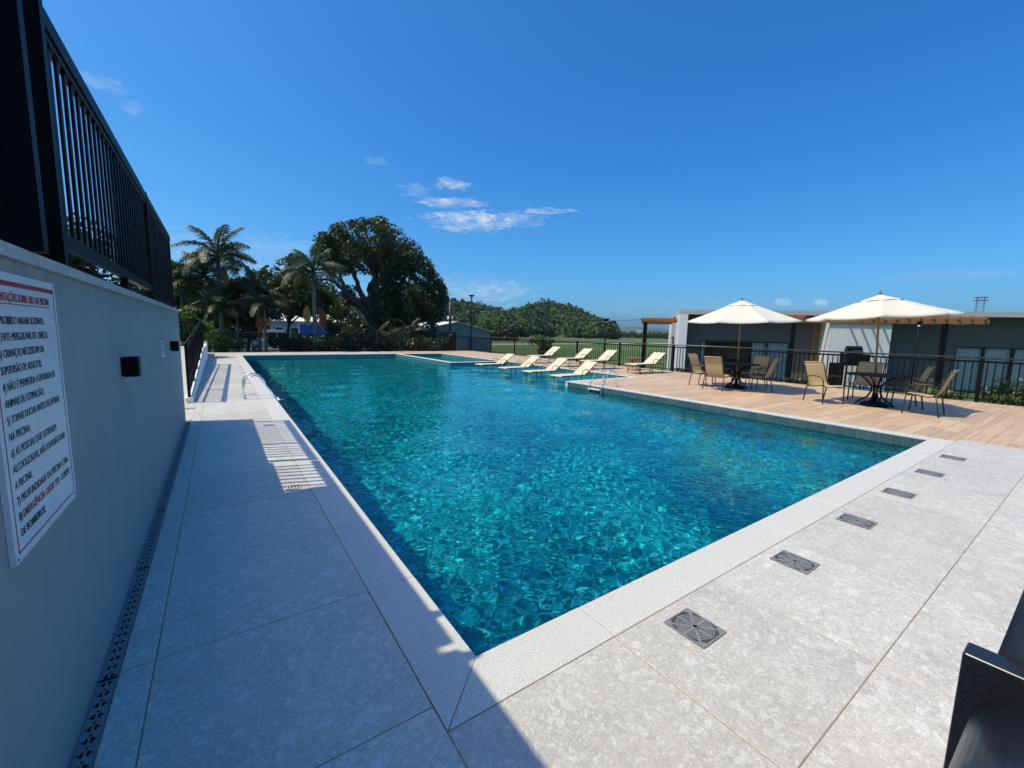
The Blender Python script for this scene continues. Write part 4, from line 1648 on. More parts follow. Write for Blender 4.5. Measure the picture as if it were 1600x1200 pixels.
FB().fb(6.0, 6.38, -.797, -.76, GZ, 2.5).build('timber_door', 'pergola', house)
FB().fb(6.30, 8.70, -.9, .30, GZ, 2.617).build('projecting_bay', 'bgwhite', house)
FB().fb(.2, 17, -8.0, -7.8, GZ, 2.618).build('rear_wall', 'bgdark', house)
FB().fb(.15, 17, -7.8, -1.0, GZ + .0, GZ + .05).build('floor', 'asphalt', house)


def sliding(s0, s1, z0, z1, n, label=None):
    w = FB()
    fr = .06
    w.fb(s0, s1, -.93, -.83, z1 - fr, z1)
    w.fb(s0, s1, -.93, -.83, z0, z0 + fr)
    o = None
    xs_ = [s0 + (s1 - s0) * k / n for k in range(n + 1)]
    for x in xs_:
        a, b = max(s0, x - .045), min(s1, x + .045)
        w.fb(a, b, -.93, -.83, z0 + fr, z1 - fr)
    fo = w.build('sliding_door', 'alu', house)
    for a, b in zip(xs_[:-1], xs_[1:]):
        FB().fb(a + .045, b - .045, -.886, -.878, z0 + fr, z1 - fr).build('pane', 'glass', fo)
    return fo


def curtain(s0, s1, z0, z1, off):
    m = MB()
    n = int((s1 - s0) / .022)
    for i in range(n + 1):
        s = s0 + (s1 - s0) * i / n
        o = off + .035 * math.sin(i * .9) + .012 * math.sin(i * 2.3)
        m.v += [tuple(F(s, o, z0)), tuple(F(s, o, z1))]
    for i in range(n):
        a = 2 * i
        m.f.append((a, a + 2, a + 3, a + 1))
    return m.build('curtain', 'curtain', house, smooth=True)


sliding(.95, 5.12, GZ + .05, 1.318, 4)
curtain(3.45, 5.05, GZ + .05, 1.27, -1.02)
curtain(.98, 1.18, GZ + .05, 1.27, -1.02)
sliding(11.72, 16.9, GZ + .05, 1.318, 5)
curtain(11.75, 16.8, GZ + .05, 1.27, -1.02)
# interior back of the first room
FB().fb(.2, 11.6, -3.9, -3.8, GZ + .05, 2.6).build('inner_wall', 'bgdark', house)
# roof vent behind the farther parasol
vt = FB().fb(2.95, 3.2, -2.2, -1.9, 2.842, 3.12).build('roof_vent', 'shed', house)

# pergolas
def pergola(s0, s1, o0, o1, z, posts, label, step=.55, along=False):
    t = thing('pergola', label, 'pergola')
    for o in (o1 - .12,):
        FB().fb(s0, s1, o, o + .09, z - .11, z + .08).build('beam', 'pergola', t)
    FB().fb(s0, s1, o0, o0 + .06, z - .10, z + .08).build('beam', 'pergola', t)
    s = s0 + .05
    while s < s1 - .02:
        if along and along[0] < s < along[1]:
            s += step
            continue
        FB().fb(s, s + .05, o0 + .061, o1 + .10, z + .082, z + .20).build('rafter', 'pergola', t)
        s += step
    for s, o in posts:
        FB().fb(s - .07, s + .07, o - .07, o + .07, GZ, z - .111).build('post', 'black', t)
        FB().fb(s - .05, s + .05, o - .05, o + .05, z - .111, z - .108).build('post_cap', 'chrome', t)
    return t


pergola(3.9, 11.3, .31, 1.62, 2.36, [(4.48, 1.5), (9.95, 1.5)], 'long orange timber pergola on black posts in front of the right building', .42, (4.8, 6.5))
pg = thing('side_pergola', 'orange timber pergola on a black post at the left end of the building', 'pergola')
FB().fb(-2.1, -.252, -1.6, -1.5, 2.22, 2.36).build('beam', 'pergola', pg)
FB().fb(-2.1, -.252, -5.2, -5.1, 2.22, 2.36).build('beam', 'pergola', pg)
for k in range(7):
    FB().fb(-2.18, -.252, -1.45 - .6 * k, -1.38 - .6 * k, 2.362, 2.46).build('rafter', 'pergola', pg)
FB().fb(-2.0, -1.8, -1.65, -1.45, GZ, 2.218).build('post', 'black', pg)
FB().fb(-2.0, -1.8, -5.25, -5.05, GZ, 2.218).build('post', 'black', pg)

# barbecue against the white bay
bq = thing('gas_barbecue', 'black and steel barbecue standing before the white bay of the building', 'barbecue')
FB().fb(6.75, 7.62, .75, 1.2, .35, .88).build('firebox', 'black', bq)
m = MB()
L_ = []
for k in range(9):
    a = PI * k / 8
    L_.append((math.cos(a) * .22, math.sin(a) * .34))
for (s) in (6.80, 7.35):
    for o_2, z_2 in L_:
        m.v.append(tuple(F(s, .97 + o_2, .89 + z_2)))
for k in range(8):
    m.f.append((k, k + 1, k + 10, k + 9))
m.f.append(tuple(range(9))[::-1]); m.f.append(tuple(range(9, 18)))
m.build('hood', 'black', bq)
MB().tube([tuple(F(6.85, 1.24, .97)), tuple(F(6.9, 1.31, 1.02)), tuple(F(7.28, 1.31, 1.02)), tuple(F(7.33, 1.24, .97))], .014, 6).build('handle', 'chrome', bq)
FB().fb(7.63, 8.05, .78, 1.17, .50, .54).build('side_shelf', 'chrome', bq)
FB().fb(6.28, 6.70, .75, 1.2, GZ, .45).build('cabinet', 'black', bq)
for s in (6.8, 7.55):
    for o in (.8, 1.15):
        FB().fb(s - .02, s + .02, o - .02, o + .02, GZ, .349).build('leg', 'black', bq)

# garden lamp post between fence and building
def garden_lamp(p, h, label, r=.035, head=.16, cat='lamp post'):
    t = thing('garden_lamp_post', label, cat, (p[0], p[1], GZ), 0)
    MB().tube([(0, 0, 0), (0, 0, h - .08)], r, 8).build('pole', 'black', t, smooth=True)
    MB().lathe((0, 0, h - .12), [(head * .35, 0), (head * .6, .05), (head, .10), (head, .13), (head * .3, .17)], 14).build('lamp_head', 'black', t, smooth=True)
    MB().lathe((0, 0, h - .19), [(head * .3, 0), (head * .45, .02), (head * .45, .065), (head * .3, .07)], 12).build('lens', 'bgwhite', t, smooth=True)
    return t


q = F(8.2, 3.2, 0)
garden_lamp((q.x, q.y), 3.05, 'slim black lamp post in front of the charcoal wall right of the near parasol', .03, .09)
q = spot(736, 545, 40)
garden_lamp((q.x, q.y), 5.6, 'tall black lamp post beside the grey shed', .05, .30)
q = spot(944, 560, 24)
garden_lamp((q.x, q.y), 3.12, 'black lamp post behind the deck loungers on the field side', .04, .18)

# ------------------------------------------------------------------ sheds, roofs and far buildings
def frame_at(px, py, D):
    c = spot(px, py, D)
    u = Vector((c.x, c.y, 0)).normalized()
    r = Vector((u.y, -u.x, 0))
    return c, u, r


def shed():
    t = thing('grey_shed', 'grey gabled metal shed beyond the back fence', 'shed')
    # front gable faces the pool; ridge runs away
    D = 43
    a = spot(655, 540, D); b = spot(766, 545, D + 3)
    a.z = b.z = GZ
    u = (b - a).normalized(); L = (b - a).length
    back = Vector((-u.y, u.x, 0))
    if back.dot(Vector((a.x, a.y, 0))) < 0:
        back = -back
    eave, apex = 1.45, 2.35
    dd = 10
    n = 26
    for k in range(n):
        s0, s1 = k / n, (k + 1) / n
        f = lambda s: eave + (apex - eave) * (1 - abs(2 * s - 1))
        m = MB()
        g = .02 * (k % 2)
        p0, p1 = a + u * L * s0 - back * g, a + u * L * s1 - back * g
        m.poly([p0, p1, p1 + Vector((0, 0, f(s1) - GZ)), p0 + Vector((0, 0, f(s0) - GZ))])
        q0, q1 = p0 + back * .1, p1 + back * .1
        m.poly([q1, q0, q0 + Vector((0, 0, f(s0) - GZ)), q1 + Vector((0, 0, f(s1) - GZ))])
        m.poly([p0, p0 + Vector((0, 0, f(s0) - GZ)), q0 + Vector((0, 0, f(s0) - GZ)), q0])
        m.poly([p1, q1, q1 + Vector((0, 0, f(s1) - GZ)), p1 + Vector((0, 0, f(s1) - GZ))])
        m.build('wall_sheet', 'shed', t)
    for s0, s1 in ((0, .5), (.5, 1)):
        h0, h1 = (eave, apex) if s0 == 0 else (apex, eave)
        ext = -.03 if s0 == 0 else 0
        e2 = .03 if s1 == 1 else 0
        sl = (apex - eave) / .5
        p = [a + u * L * (s0 + ext), a + u * L * (s1 + e2)]
        z = [h0 + (ext * sl if s0 == 0 else 0) + .03, h1 - e2 * sl + .03]
        m = MB()
        pts = []
        for off in (-.3, dd):
            for i_ in (0, 1):
                pts.append((p[i_] + back * off).to_tuple()[:2] + (z[i_],))
        for dz in (0, .08):
            m.v += [(x, y, zz + dz) for x, y, zz in pts]
        m.f += [(0, 2, 3, 1), (4, 5, 7, 6), (0, 1, 5, 4), (2, 6, 7, 3), (0, 4, 6, 2), (1, 3, 7, 5)]
        m.build('roof', 'roofwhite', t)
    for s in (0, 1):
        m = MB()
        p0 = a + u * L * s
        p1 = p0 + back * dd
        m.poly([p0 + back * .11, p1, p1 + Vector((0, 0, eave - GZ)), p0 + back * .11 + Vector((0, 0, eave - GZ))])
        m.build('side_wall', 'shed', t)
    MB().obox(a + u * L * .38 + back * .0 - back * .06 + Vector((0, 0, 1.1)), u * .9, back * .03, (0, 0, 1.05)).build('door', 'alu', t)


shed()


def simple_house(name, label, px0, px1, D, z0, z1, depth, wallmat, roofmat, wins=3, pitch=.5, over=.3):
    t = thing(name, label, 'building')
    a = spot(px0, 540, D); b = spot(px1, 540, D); a.z = b.z = z0
    u = (b - a).normalized(); L = (b - a).length
    back = Vector((-u.y, u.x, 0))
    if back.dot(Vector((a.x, a.y, 0))) < 0:
        back = -back
    c = (a + b) / 2 + back * depth / 2
    MB().obox(c + Vector((0, 0, (z1 - z0) / 2)), u * L / 2, back * depth / 2, (0, 0, (z1 - z0) / 2)).build('wall', wallmat, t)
    m = MB()
    for s in (-1, 1):
        e = c + back * s * (depth / 2 + over)
        rdg = c
        q = [e - u * (L / 2 + over), e + u * (L / 2 + over), rdg + u * (L / 2 + over), rdg - u * (L / 2 + over)]
        zz = [z1 + .02, z1 + .02, z1 + pitch, z1 + pitch]
        k = len(m.v)
        m.v += [(p.x, p.y, z) for p, z in zip(q, zz)] + [(p.x, p.y, z + .1) for p, z in zip(q, zz)]
        m.f += [tuple(k + i for i in f) for f in ((0, 1, 2, 3), (7, 6, 5, 4), (0, 4, 5, 1), (1, 5, 6, 2), (2, 6, 7, 3), (3, 7, 4, 0))]
    m.build('roof', roofmat, t)
    for k in range(wins):
        s = -L / 2 + L * (k + .5) / wins
        w = MB().obox(c + u * s - back * (depth / 2 + .03) + Vector((0, 0, (z1 - z0) * .55)), u * L / wins * .22, back * .03, (0, 0, (z1 - z0) * .2)).build('window', 'alu', t)
        MB().obox(c + u * s - back * (depth / 2 + .065) + Vector((0, 0, (z1 - z0) * .55)), u * L / wins * .19, back * .004, (0, 0, (z1 - z0) * .17)).build('pane', 'pane', w)
    return t


simple_house('white_roof_house', 'long low building with a white sheet roof behind the palms', 425, 540, 58, GZ, 2.1, 6, 'bggrey', 'roofwhite', 5, .95, .6)
simple_house('hillside_house', 'small white house high on the wooded hillside', 694, 712, 238, float(hill_h(26.4, 240)), float(hill_h(26.4, 240)) + 3.4, 8, 'bgwhite', 'roofwhite', 3, 1.6, .6)
simple_house('far_white_block', 'distant white block at the foot of the blue hills', 992, 1006, 900, 2, 11, 30, 'bgwhite', 'roofwhite', 5, .5, .5)

# blue tarpaulin on a market frame, white boards in the yard
bt = thing('blue_tarpaulin_stall', 'bright blue tarpaulin stretched on a frame behind the fruiting palm', 'stall')
c, u, r = frame_at(493, 516, 44)
MB().obox(c + Vector((0, 0, .05)), r * 1.35, u * .03, (0, 0, .48)).build('tarpaulin', 'blue', bt)
for s in (-1.38, -.2, 1.38):
    MB().tube([tuple((c + r * s + u * .06).xy) + (GZ,), tuple((c + r * s + u * .06).xy) + (c.z + .62,)], .03, 6).build('pole', 'bgwhite', bt)
MB().obox(c + Vector((0, 0, .58)) + u * .4, r * 1.4, u * .5, (0, 0, .03)).build('roof_sheet', 'bgwhite', bt)


def van(px, D, label, mat):
    c, u, r = frame_at(px, 535, D)
    t = thing('parked_van', label, 'van', (c.x, c.y, GZ + .02), math.atan2(r.y, r.x), 'pale vans parked beyond the back fence')
    m = MB()
    prof = [(-2.2, .35), (-2.2, 1.75), (-2.05, 1.95), (1.0, 1.95), (1.7, 1.15), (2.2, .98), (2.25, .35)]
    k = len(prof)
    for y in (-.9, .9):
        m.v += [(x, y, z) for x, z in prof]
    m.f += [tuple(range(k)), tuple(reversed(range(k, 2 * k)))]
    m.f += [(i, (i + 1) % k, k + (i + 1) % k, k + i)[::-1] for i in range(k)]
    m.build('body', mat, t)
    for x in (-1.35, 1.4):
        for y in (-.86, .86):
            w = MB().tube([(x, y - .1, .33), (x, y + .1, .33)], .33, 16).build('wheel', 'dark', t)
            MB().tube([(x, y - .104, .33), (x, y + .104, .33)], .17, 12).build('rim', 'chrome', w)
    for x0, x1 in ((-1.9, -.7), (-.6, .4), (.5, 1.35)):
        for y in (-.905, .905):
            MB().poly([(x0, y, 1.2), (x1, y, 1.2), (min(x1, 1.2), y, 1.75), (x0, y, 1.75)]).build('window', 'pane', t)
    return t


van(372, 44, 'pale van parked beyond the back fence, left of the red-fruited palm', 'roofwhite')
van(425, 47, 'pale van parked beyond the back fence, right of the red-fruited palm', 'roofwhite')

# power pole with wires, pylon
pp = spot(703, 545, 41)
pt = thing('power_pole', 'dark wooden power pole beside the grey shed', 'power pole', (pp.x, pp.y, GZ))
MB().tube([(0, 0, 0), (0, 0, 5.15)], [.16, .11], 8).build('pole', 'bronze', pt, smooth=True)
dirw = (spot(1003, 497, 60) - spot(703, 475, 41)).normalized()
px_ = Vector((dirw.y, -dirw.x, 0)).normalized()
MB().obox((0, 0, 4.9), px_ * .75, dirw.xy.to_3d() * .04, (0, 0, .04)).build('crossarm', 'bark', pt)
for s in (-.65, 0, .65):
    MB().lathe((px_.x * s, px_.y * s, 4.94), [(.02, 0), (.04, .03), (.03, .09)], 8).build('insulator', 'bgwhite', pt)
p2 = spot(1010, 499, 62)
for k, s in enumerate((-.65, 0, .65)):
    a = Vector((pp.x, pp.y, GZ + 5.0)) + px_ * s
    b = p2 + px_ * s
    pts = [a.lerp(b, i / 16) - Vector((0, 0, .8 * math.sin(PI * i / 16))) for i in range(17)]
    end = Vector((b.x, b.y, b.z)) + (b - a) * .6
    pts += [b.lerp(end, i / 6) for i in range(1, 7)]
    tag(MB().tube(pts, .016, 4).build('power_line', 'railgrey'), ('lowest', 'middle', 'highest')[k] + ' of the sagging wires crossing in front of the wooded hill', 'wire', 'wires from the power pole')
py = spot(1527, 505, 420)
pyl = thing('radio_mast', 'distant steel lattice mast above the flat roof at the right', 'mast', (py.x, py.y, GZ))
H_ = spot(1527, 464, 420).z - GZ
for sx_ in (-1, 1):
    for sy_ in (-1, 1):
        MB().tube([(sx_ * 3.6, sy_ * 3.6, 0), (sx_ * 1.7, sy_ * 1.7, H_ * .75), (sx_ * 1.7, sy_ * 1.7, H_)], .13, 4).build('leg', 'shed', pyl)
for k in range(8):
    z = H_ * (.45 + .55 * k / 7); w_2 = 2.4 - .7 * min(1, k / 4)
    m = MB()
    for p, q in (((-1, -1), (1, -1)), ((1, -1), (1, 1)), ((1, 1), (-1, 1)), ((-1, 1), (-1, -1))):
        m.tube([(p[0] * w_2, p[1] * w_2, z), (q[0] * w_2, q[1] * w_2, min(H_, z + (H_ * .07 if k < 7 else 0)))], .09, 4)
    m.build('brace', 'shed', pyl)
for z, w_2 in ((H_ * .93, 3.4), (H_ * .99, 2.9)):
    MB().obox((0, 0, z), (w_2, 0, 0), (0, w_2, 0), (0, 0, .12)).build('platform', 'shed', pyl)


# ------------------------------------------------------------------ trees
def leafy(name, label, base, blobs, n, size, mat, limbs, seed, gap=.35, gs=1.2, trunk_r=.2, cat='tree', group=None, shell=.55):
    t = thing(name, label, cat, (0, 0, 0), 0, group)
    rng = np.random.default_rng(seed)
    link('crown', fast_mesh('crown', leaves(blobs, n, size, rng, gap, gs, shell), 4, mat), t)
    m = MB()
    for pts, r0, r1 in limbs:
        k = len(pts)
        # subdivide and wobble
        P = []
        for i in range(k - 1):
            for j in range(4):
                P.append(Vector(pts[i]).lerp(Vector(pts[i + 1]), j / 4))
        P.append(Vector(pts[-1]))
        for i in range(1, len(P) - 1):
            P[i] += Vector((rng.uniform(-1, 1), rng.uniform(-1, 1), rng.uniform(-.4, .4))) * r0 * .35
        m.tube(P, [r0 + (r1 - r0) * i / (len(P) - 1) for i in range(len(P))], 7)
    m.build('trunk', 'bark', t, smooth=True)
    return t


def pxblobs(lst, D, spread=1.0, seed=0):
    rng = np.random.default_rng(seed)
    out = []
    for x, y, r in lst:
        dd = D + rng.uniform(-1, 1) * spread
        c = spot(x, y, dd)
        k = r / FOC * dd * .92
        out.append((c, (k * 1.05, k * 1.25, k * .95)))
    return out


# the great broad-leaved tree
D = 38
big = [(518, 385, 27), (545, 378, 30), (580, 373, 32), (605, 378, 30), (628, 402, 31), (648, 425, 30), (666, 447, 27), (678, 463, 22), (668, 485, 26), (650, 465, 32), (620, 435, 34), (590, 415, 34),
       (555, 405, 30), (528, 412, 22), (600, 452, 24), (655, 505, 26), (668, 520, 16), (628, 500, 28), (600, 515, 28), (570, 520, 26), (545, 510, 22), (645, 530, 20), (615, 540, 20), (585, 540, 20), (550, 535, 20), (585, 480, 15), (618, 470, 14),
       (563, 495, 17), (580, 508, 20), (548, 458, 13), (572, 470, 10), (604, 478, 18), (600, 498, 20), (622, 478, 18), (590, 530, 18), (560, 528, 20), (532, 530, 18), (545, 478, 12), (512, 505, 18), (505, 372, 14), (560, 356, 14), (594, 351, 13), (640, 385, 14), (528, 365, 14), (690, 470, 12), (685, 452, 12)]
def sp(x, y, d=0):
    return tuple(spot(x, y, D + d))
tb_ = spot(592, 545, D); tb_.z = GZ
limbs = [([tuple(tb_), sp(590, 520), sp(583, 490), sp(578, 460), sp(585, 430), sp(590, 395)], .62, .16),
         ([sp(588, 515), sp(565, 480, -.5), sp(540, 455, -.8), sp(518, 438, -1), sp(500, 436, -1.2)], .34, .07),
         ([sp(583, 490), sp(562, 455, .5), sp(552, 425, .8), sp(545, 395, 1)], .30, .07),
         ([sp(588, 500), sp(612, 465, .6), sp(632, 435, 1), sp(640, 410, 1)], .32, .07),
         ([sp(590, 515), sp(625, 490, -.4), sp(652, 470, -.6), sp(672, 460, -.8)], .28, .06),
         ([sp(578, 460), sp(605, 425, -1), sp(615, 395, -1.4)], .22, .05),
         ([sp(540, 455, -.8), sp(530, 425, -1), sp(524, 400, -1)], .16, .04),
         ([sp(592, 520), sp(560, 505, 1), sp(535, 500, 1.5)], .2, .05)]
leafy('broadleaf_tree', 'huge dark broad-leaved tree behind the far end of the pool', tb_, pxblobs(big, D, 1.6, 1), 58000, .27, 'leafdark', limbs, 21, gap=.36, gs=.75)

# smaller trees left of it
def small_tree(label, lst, D, n, size, mat, seed, tx, gap=.3, gs=1.2, name='leafy_tree', group='small trees beyond the back fence', spread=1.0):
    b = pxblobs(lst, D, spread, seed)
    base = spot(tx, 545, D); base.z = GZ
    top = max(b, key=lambda q: q[0].z)[0]
    limbs = [([tuple(base), tuple(base.lerp(top, .5)), tuple(top)], .14, .04)]
    for c, r in b[::2]:
        limbs.append(([tuple(base.lerp(top, .35)), tuple(base.lerp(top, .5).lerp(c, .5)), tuple(c)], .07, .02))
    return leafy(name, label, base, b, n, size, mat, limbs, seed, gap, gs, group=group)


small_tree('green leafy tree left of the yellow-fruited palm', [(425, 432, 15), (447, 425, 19), (465, 412, 16), (430, 455, 20), (455, 450, 24), (470, 470, 22), (440, 478, 22), (415, 478, 16), (465, 432, 18), (475, 484, 13), (428, 488, 11), (500, 466, 15), (512, 474, 15), (528, 486, 13)], 36, 9500, .30, 'leafmid', 31, 445, gap=.32)
small_tree('dark bushy tree between the tallest palm and the leafy tree', [(375, 455, 20), (392, 445, 16), (385, 478, 24), (362, 485, 20), (395, 495, 18), (372, 510, 18), (400, 470, 18), (388, 515, 16), (400, 430, 10)], 35, 8000, .30, 'leafdark', 32, 385, gap=.22)
small_tree('dark tree rising behind the end of the wall fence', [(262, 440, 20), (275, 460, 22), (285, 485, 24), (268, 500, 24), (300, 465, 17), (308, 490, 18), (255, 415, 12), (322, 478, 15), (335, 500, 15), (350, 470, 12)], 40, 8000, .32, 'leafdark', 33, 290, gap=.28)
small_tree('low dark tree in front of the white-roofed building', [(462, 532, 10), (446, 536, 9), (430, 534, 9), (526, 533, 10), (540, 528, 12), (552, 520, 13), (487, 539, 8)], 33, 3400, .22, 'leafdark', 34, 480, gap=.4)
small_tree('bright green bush behind the landing fence at the far left', [(292, 498, 15), (305, 508, 13), (290, 518, 14), (312, 520, 12), (300, 488, 10), (282, 508, 12), (322, 508, 9), (300, 535, 12)], 24.5, 4200, .15, 'leafbright', 35, 300, gap=.25, gs=2.2, name='garden_bush', group='bright bushes behind the fences', spread=.4)
small_tree('bright green bush behind the back fence, left of the red-fruited palm', [(338, 528, 13), (355, 535, 13), (370, 538, 11), (345, 541, 10), (328, 537, 9), (350, 522, 8)], 30.5, 3200, .16, 'leafbright', 36, 350, gap=.25, gs=2.2, name='garden_bush', group='bright bushes behind the fences', spread=.4)
small_tree('small dark shrub on the grass behind the farthest lounger', [(852, 540, 9), (857, 548, 8), (846, 548, 7)], 32, 900, .2, 'leafmid', 37, 852, gap=.2, name='garden_shrub', group='shrubs on the grass')
small_tree('rounded pale green bush in the field beyond the side fence', [(842, 531, 9), (852, 532, 8), (832, 533, 7), (862, 533, 5)], 75, 1400, .35, 'leafbright', 38, 842, gap=.1, name='field_bush', group='bushes in the field', spread=.5)
small_tree('dark hedge tree just right of the grey shed', [(770, 520, 11), (785, 516, 11), (802, 513, 13), (820, 520, 9), (778, 530, 9), (800, 528, 10), (760, 512, 9)], 110, 3600, .7, 'leafmid', 39, 790, gap=.1, gs=.5, name='leafy_tree', spread=3)
small_tree('pale green tree on the lower hillside right of the lamp post', [(758, 505, 10), (770, 508, 9), (750, 512, 8), (815, 506, 9), (806, 510, 8)], 150, 2400, .9, 'leafbright', 40, 765, gap=.1, gs=.5, name='leafy_tree', spread=3)

small_tree('tall dark trees seen through the bars of the wall fence', [(70, 385, 50), (110, 405, 50), (20, 420, 50), (140, 430, 45), (60, 440, 50), (180, 450, 40), (-40, 400, 50), (-40, 440, 50), (120, 465, 45), (200, 470, 35)], 24, 9000, .26, 'leafdark', 45, 60, gap=.2, name='leafy_tree')

small_tree('dense dark tree far behind the palms, left part', [(285, 470, 22), (300, 450, 16), (318, 480, 24), (335, 460, 16), (290, 500, 22), (345, 495, 20), (325, 510, 18)], 66, 6000, .55, 'leafdark', 51, 310, gap=.15, gs=.8)
small_tree('dense dark tree far behind the palms, middle part', [(368, 480, 22), (385, 462, 18), (400, 490, 24), (420, 468, 20), (375, 505, 18), (430, 490, 18), (410, 508, 14)], 68, 6000, .55, 'leafdark', 52, 400, gap=.15, gs=.8)
small_tree('dense mid green tree far behind, right of the yellow-fruited palm', [(455, 478, 20), (480, 455, 18), (505, 450, 16), (520, 475, 22), (495, 485, 20), (535, 500, 16), (460, 455, 14)], 70, 6000, .55, 'leafmid', 53, 500, gap=.2, gs=.8)

# undergrowth along the back fence
rng = np.random.default_rng(44)
bl = []
for px in np.arange(442, 700, 7):
    c = spot(px, (534 if px > 540 else 541) + rng.uniform(-10, 8) * (1 if px > 540 else .5), 31.5 + rng.uniform(-.6, 1.6))
    r = rng.uniform(.35, .75)
    bl.append((c, (r, r, r * .9)))
    bl.append((Vector((c.x, c.y, GZ + .4)), (r, r, .5)))
link('undergrowth', fast_mesh('undergrowth', leaves(bl, 13000, .2, rng, .22, 1.5, .4), 4, 'leafdark'), kind='stuff')


# palms
def frond_mesh(L, seed, droop=1.0, nl=44):
    rng = np.random.default_rng(seed)
    m = MB()
    P = []
    n = 14
    for i in range(n + 1):
        s = i / n
        x = L * (s - .10 * s * s * droop)
        z = L * (.34 * s - .62 * droop * s ** 2.4)
        P.append(Vector((x, 0, z)))
    m.tube(P, [.022 * (1 - .8 * i / n) + .003 for i in range(n + 1)], 5)
    for i in range(nl):
        s = .13 + .87 * (i + .5) / nl
        f = s * n
        k = min(int(f), n - 1)
        p = P[k].lerp(P[k + 1], f - k)
        d = (P[k + 1] - P[k]).normalized()
        ll = L * .27 * math.sin(PI * min(1, .16 + .80 * s)) ** .7 * rng.uniform(.85, 1.1)
        for side in (-1, 1):
            out = (Vector((0, side, 0)) * .80 + d * .50 + Vector((0, 0, rng.uniform(-.10, .28)))).normalized()
            mid = p + out * ll * .5 + Vector((0, 0, .02 * ll))
            tip = p + out * ll * .95 - Vector((0, 0, ll * rng.uniform(.30, .62)))
            wv = d * .032 * L / 2.6
            b = len(m.v)
            m.v += [tuple(p - wv * .6), tuple(p + wv * .6), tuple(mid + wv), tuple(mid - wv), tuple(tip)]
            m.f += [(b, b + 1, b + 2, b + 3), (b + 3, b + 2, b + 4)]
    return m.mesh('frond', 'frond')


FRONDS = [frond_mesh(1.0, k, dr) for k, dr in enumerate((.7, 1.0, 1.25, .45))]


def fruit(parent, loc, r, h, mat, seed):
    rng = np.random.default_rng(seed)
    m = MB()
    for i in range(60):
        a = rng.uniform(0, 2 * PI); z = rng.uniform(-1, 1)
        rr = r * math.sqrt(max(.05, 1 - z * z)) * rng.uniform(.5, 1)
        x, y = math.cos(a) * rr, math.sin(a) * rr
        m.tube([(x * .2, y * .2, h * .9), (x * .9, y * .9, z * h + h * .25), (x, y, z * h - h * .25)], [.012, .03, .014], 4)
    return m.build('fruit_bunch', mat, parent, loc=loc)


def palm(label, px, py_crown, D, L, n, seed, tr=.12, low=-.9, fruits=(), lean=(0, 0), shaft=True):
    rng = np.random.default_rng(seed)
    c = spot(px, py_crown, D)
    t = thing('palm_tree', label, 'palm tree', (c.x, c.y, GZ), 0, 'palms beyond the back fence')
    H = c.z - GZ
    pts = [(lean[0] * (1 - s) ** 2, lean[1] * (1 - s) ** 2, H * s) for s in (0, .25, .5, .75, .93)]
    MB().tube(pts, [tr * 1.35, tr, tr * .92, tr * .85, tr * .8], 8).build('trunk', 'palmbark', t, smooth=True)
    if shaft:
        MB().tube([(0, 0, H * .93), (0, 0, H * .93 + .35), (0, 0, H + .25)], [tr * .95, tr * .8, tr * .3], 8).build('crownshaft', 'frond', t, smooth=True)
    for k in range(n):
        a = 2 * PI * (k * .381966 + rng.uniform(-.03, .03))
        s = k / (n - 1)
        e = 1.15 - (1.15 - low) * s ** .9
        o = link('frond', FRONDS[3 if s < .15 else int(rng.integers(0, 3))], t, (0, 0, H + .15 - .25 * s))
        o.rotation_euler = (rng.uniform(-.35, .35), -e * .72, a)
        sc = L * rng.uniform(.85, 1.08) * (1 - .15 * (s < .1))
        o.scale = (sc, sc, sc)
    for i, (dx, dy, dz, r, h, mat) in enumerate(fruits):
        fruit(t, (dx, dy, H + dz), r, h, mat, seed + i)
    return t


V = lambda r_, u_, D_, px_: (lambda f: f)
palm('tallest feather palm, left, with fronds high against the sky', 340, 400, 32, 2.75, 16, 61, .12, -.75, [(.25, -.15, -1.3, .30, .55, 'fruityellow')])
palm('slim dark palm just left of the tallest palm', 318, 432, 33, 2.4, 14, 62, .09, -.7)
palm('feather palm with yellow and red fruit bunches before the huge tree', 489, 424, 31, 2.5, 16, 63, .13, -.6, [(-.45, .0, -2.9, .27, .55, 'fruityellow'), (.42, -.1, -3.05, .38, .62, 'fruitred')])
palm('short palm leaning right between the dark tree and the leafy tree', 402, 462, 31.5, 2.1, 13, 64, .09, -.6, [(.15, -.1, -.75, .16, .22, 'fruitred')])
palm('red-fruited palm behind the back fence near the parked vans', 413, 478, 30.3, 1.7, 12, 65, .08, -.5, [(-.22, -.1, -1.15, .34, .36, 'fruitred'), (.25, .0, -1.0, .16, .2, 'fruityellow')])
palm('low palm under the tallest palm', 345, 482, 31, 1.7, 13, 66, .09, -.5)
palm('palm partly hidden by the end of the wall fence', 283, 452, 34, 2.5, 14, 67, .1, -.6)
palm('small palm in the shade at the right foot of the huge tree', 640, 520, 34, 1.6, 12, 68, .09, -.5, [(.1, -.3, -.9, .14, .3, 'fruityellow')])
palm('young palm low behind the back fence, centre', 590, 528, 32, 1.6, 11, 69, .07, -.4)
palm('palm between the short palm and the tallest palm', 368, 458, 34, 2.0, 12, 70, .08, -.6)

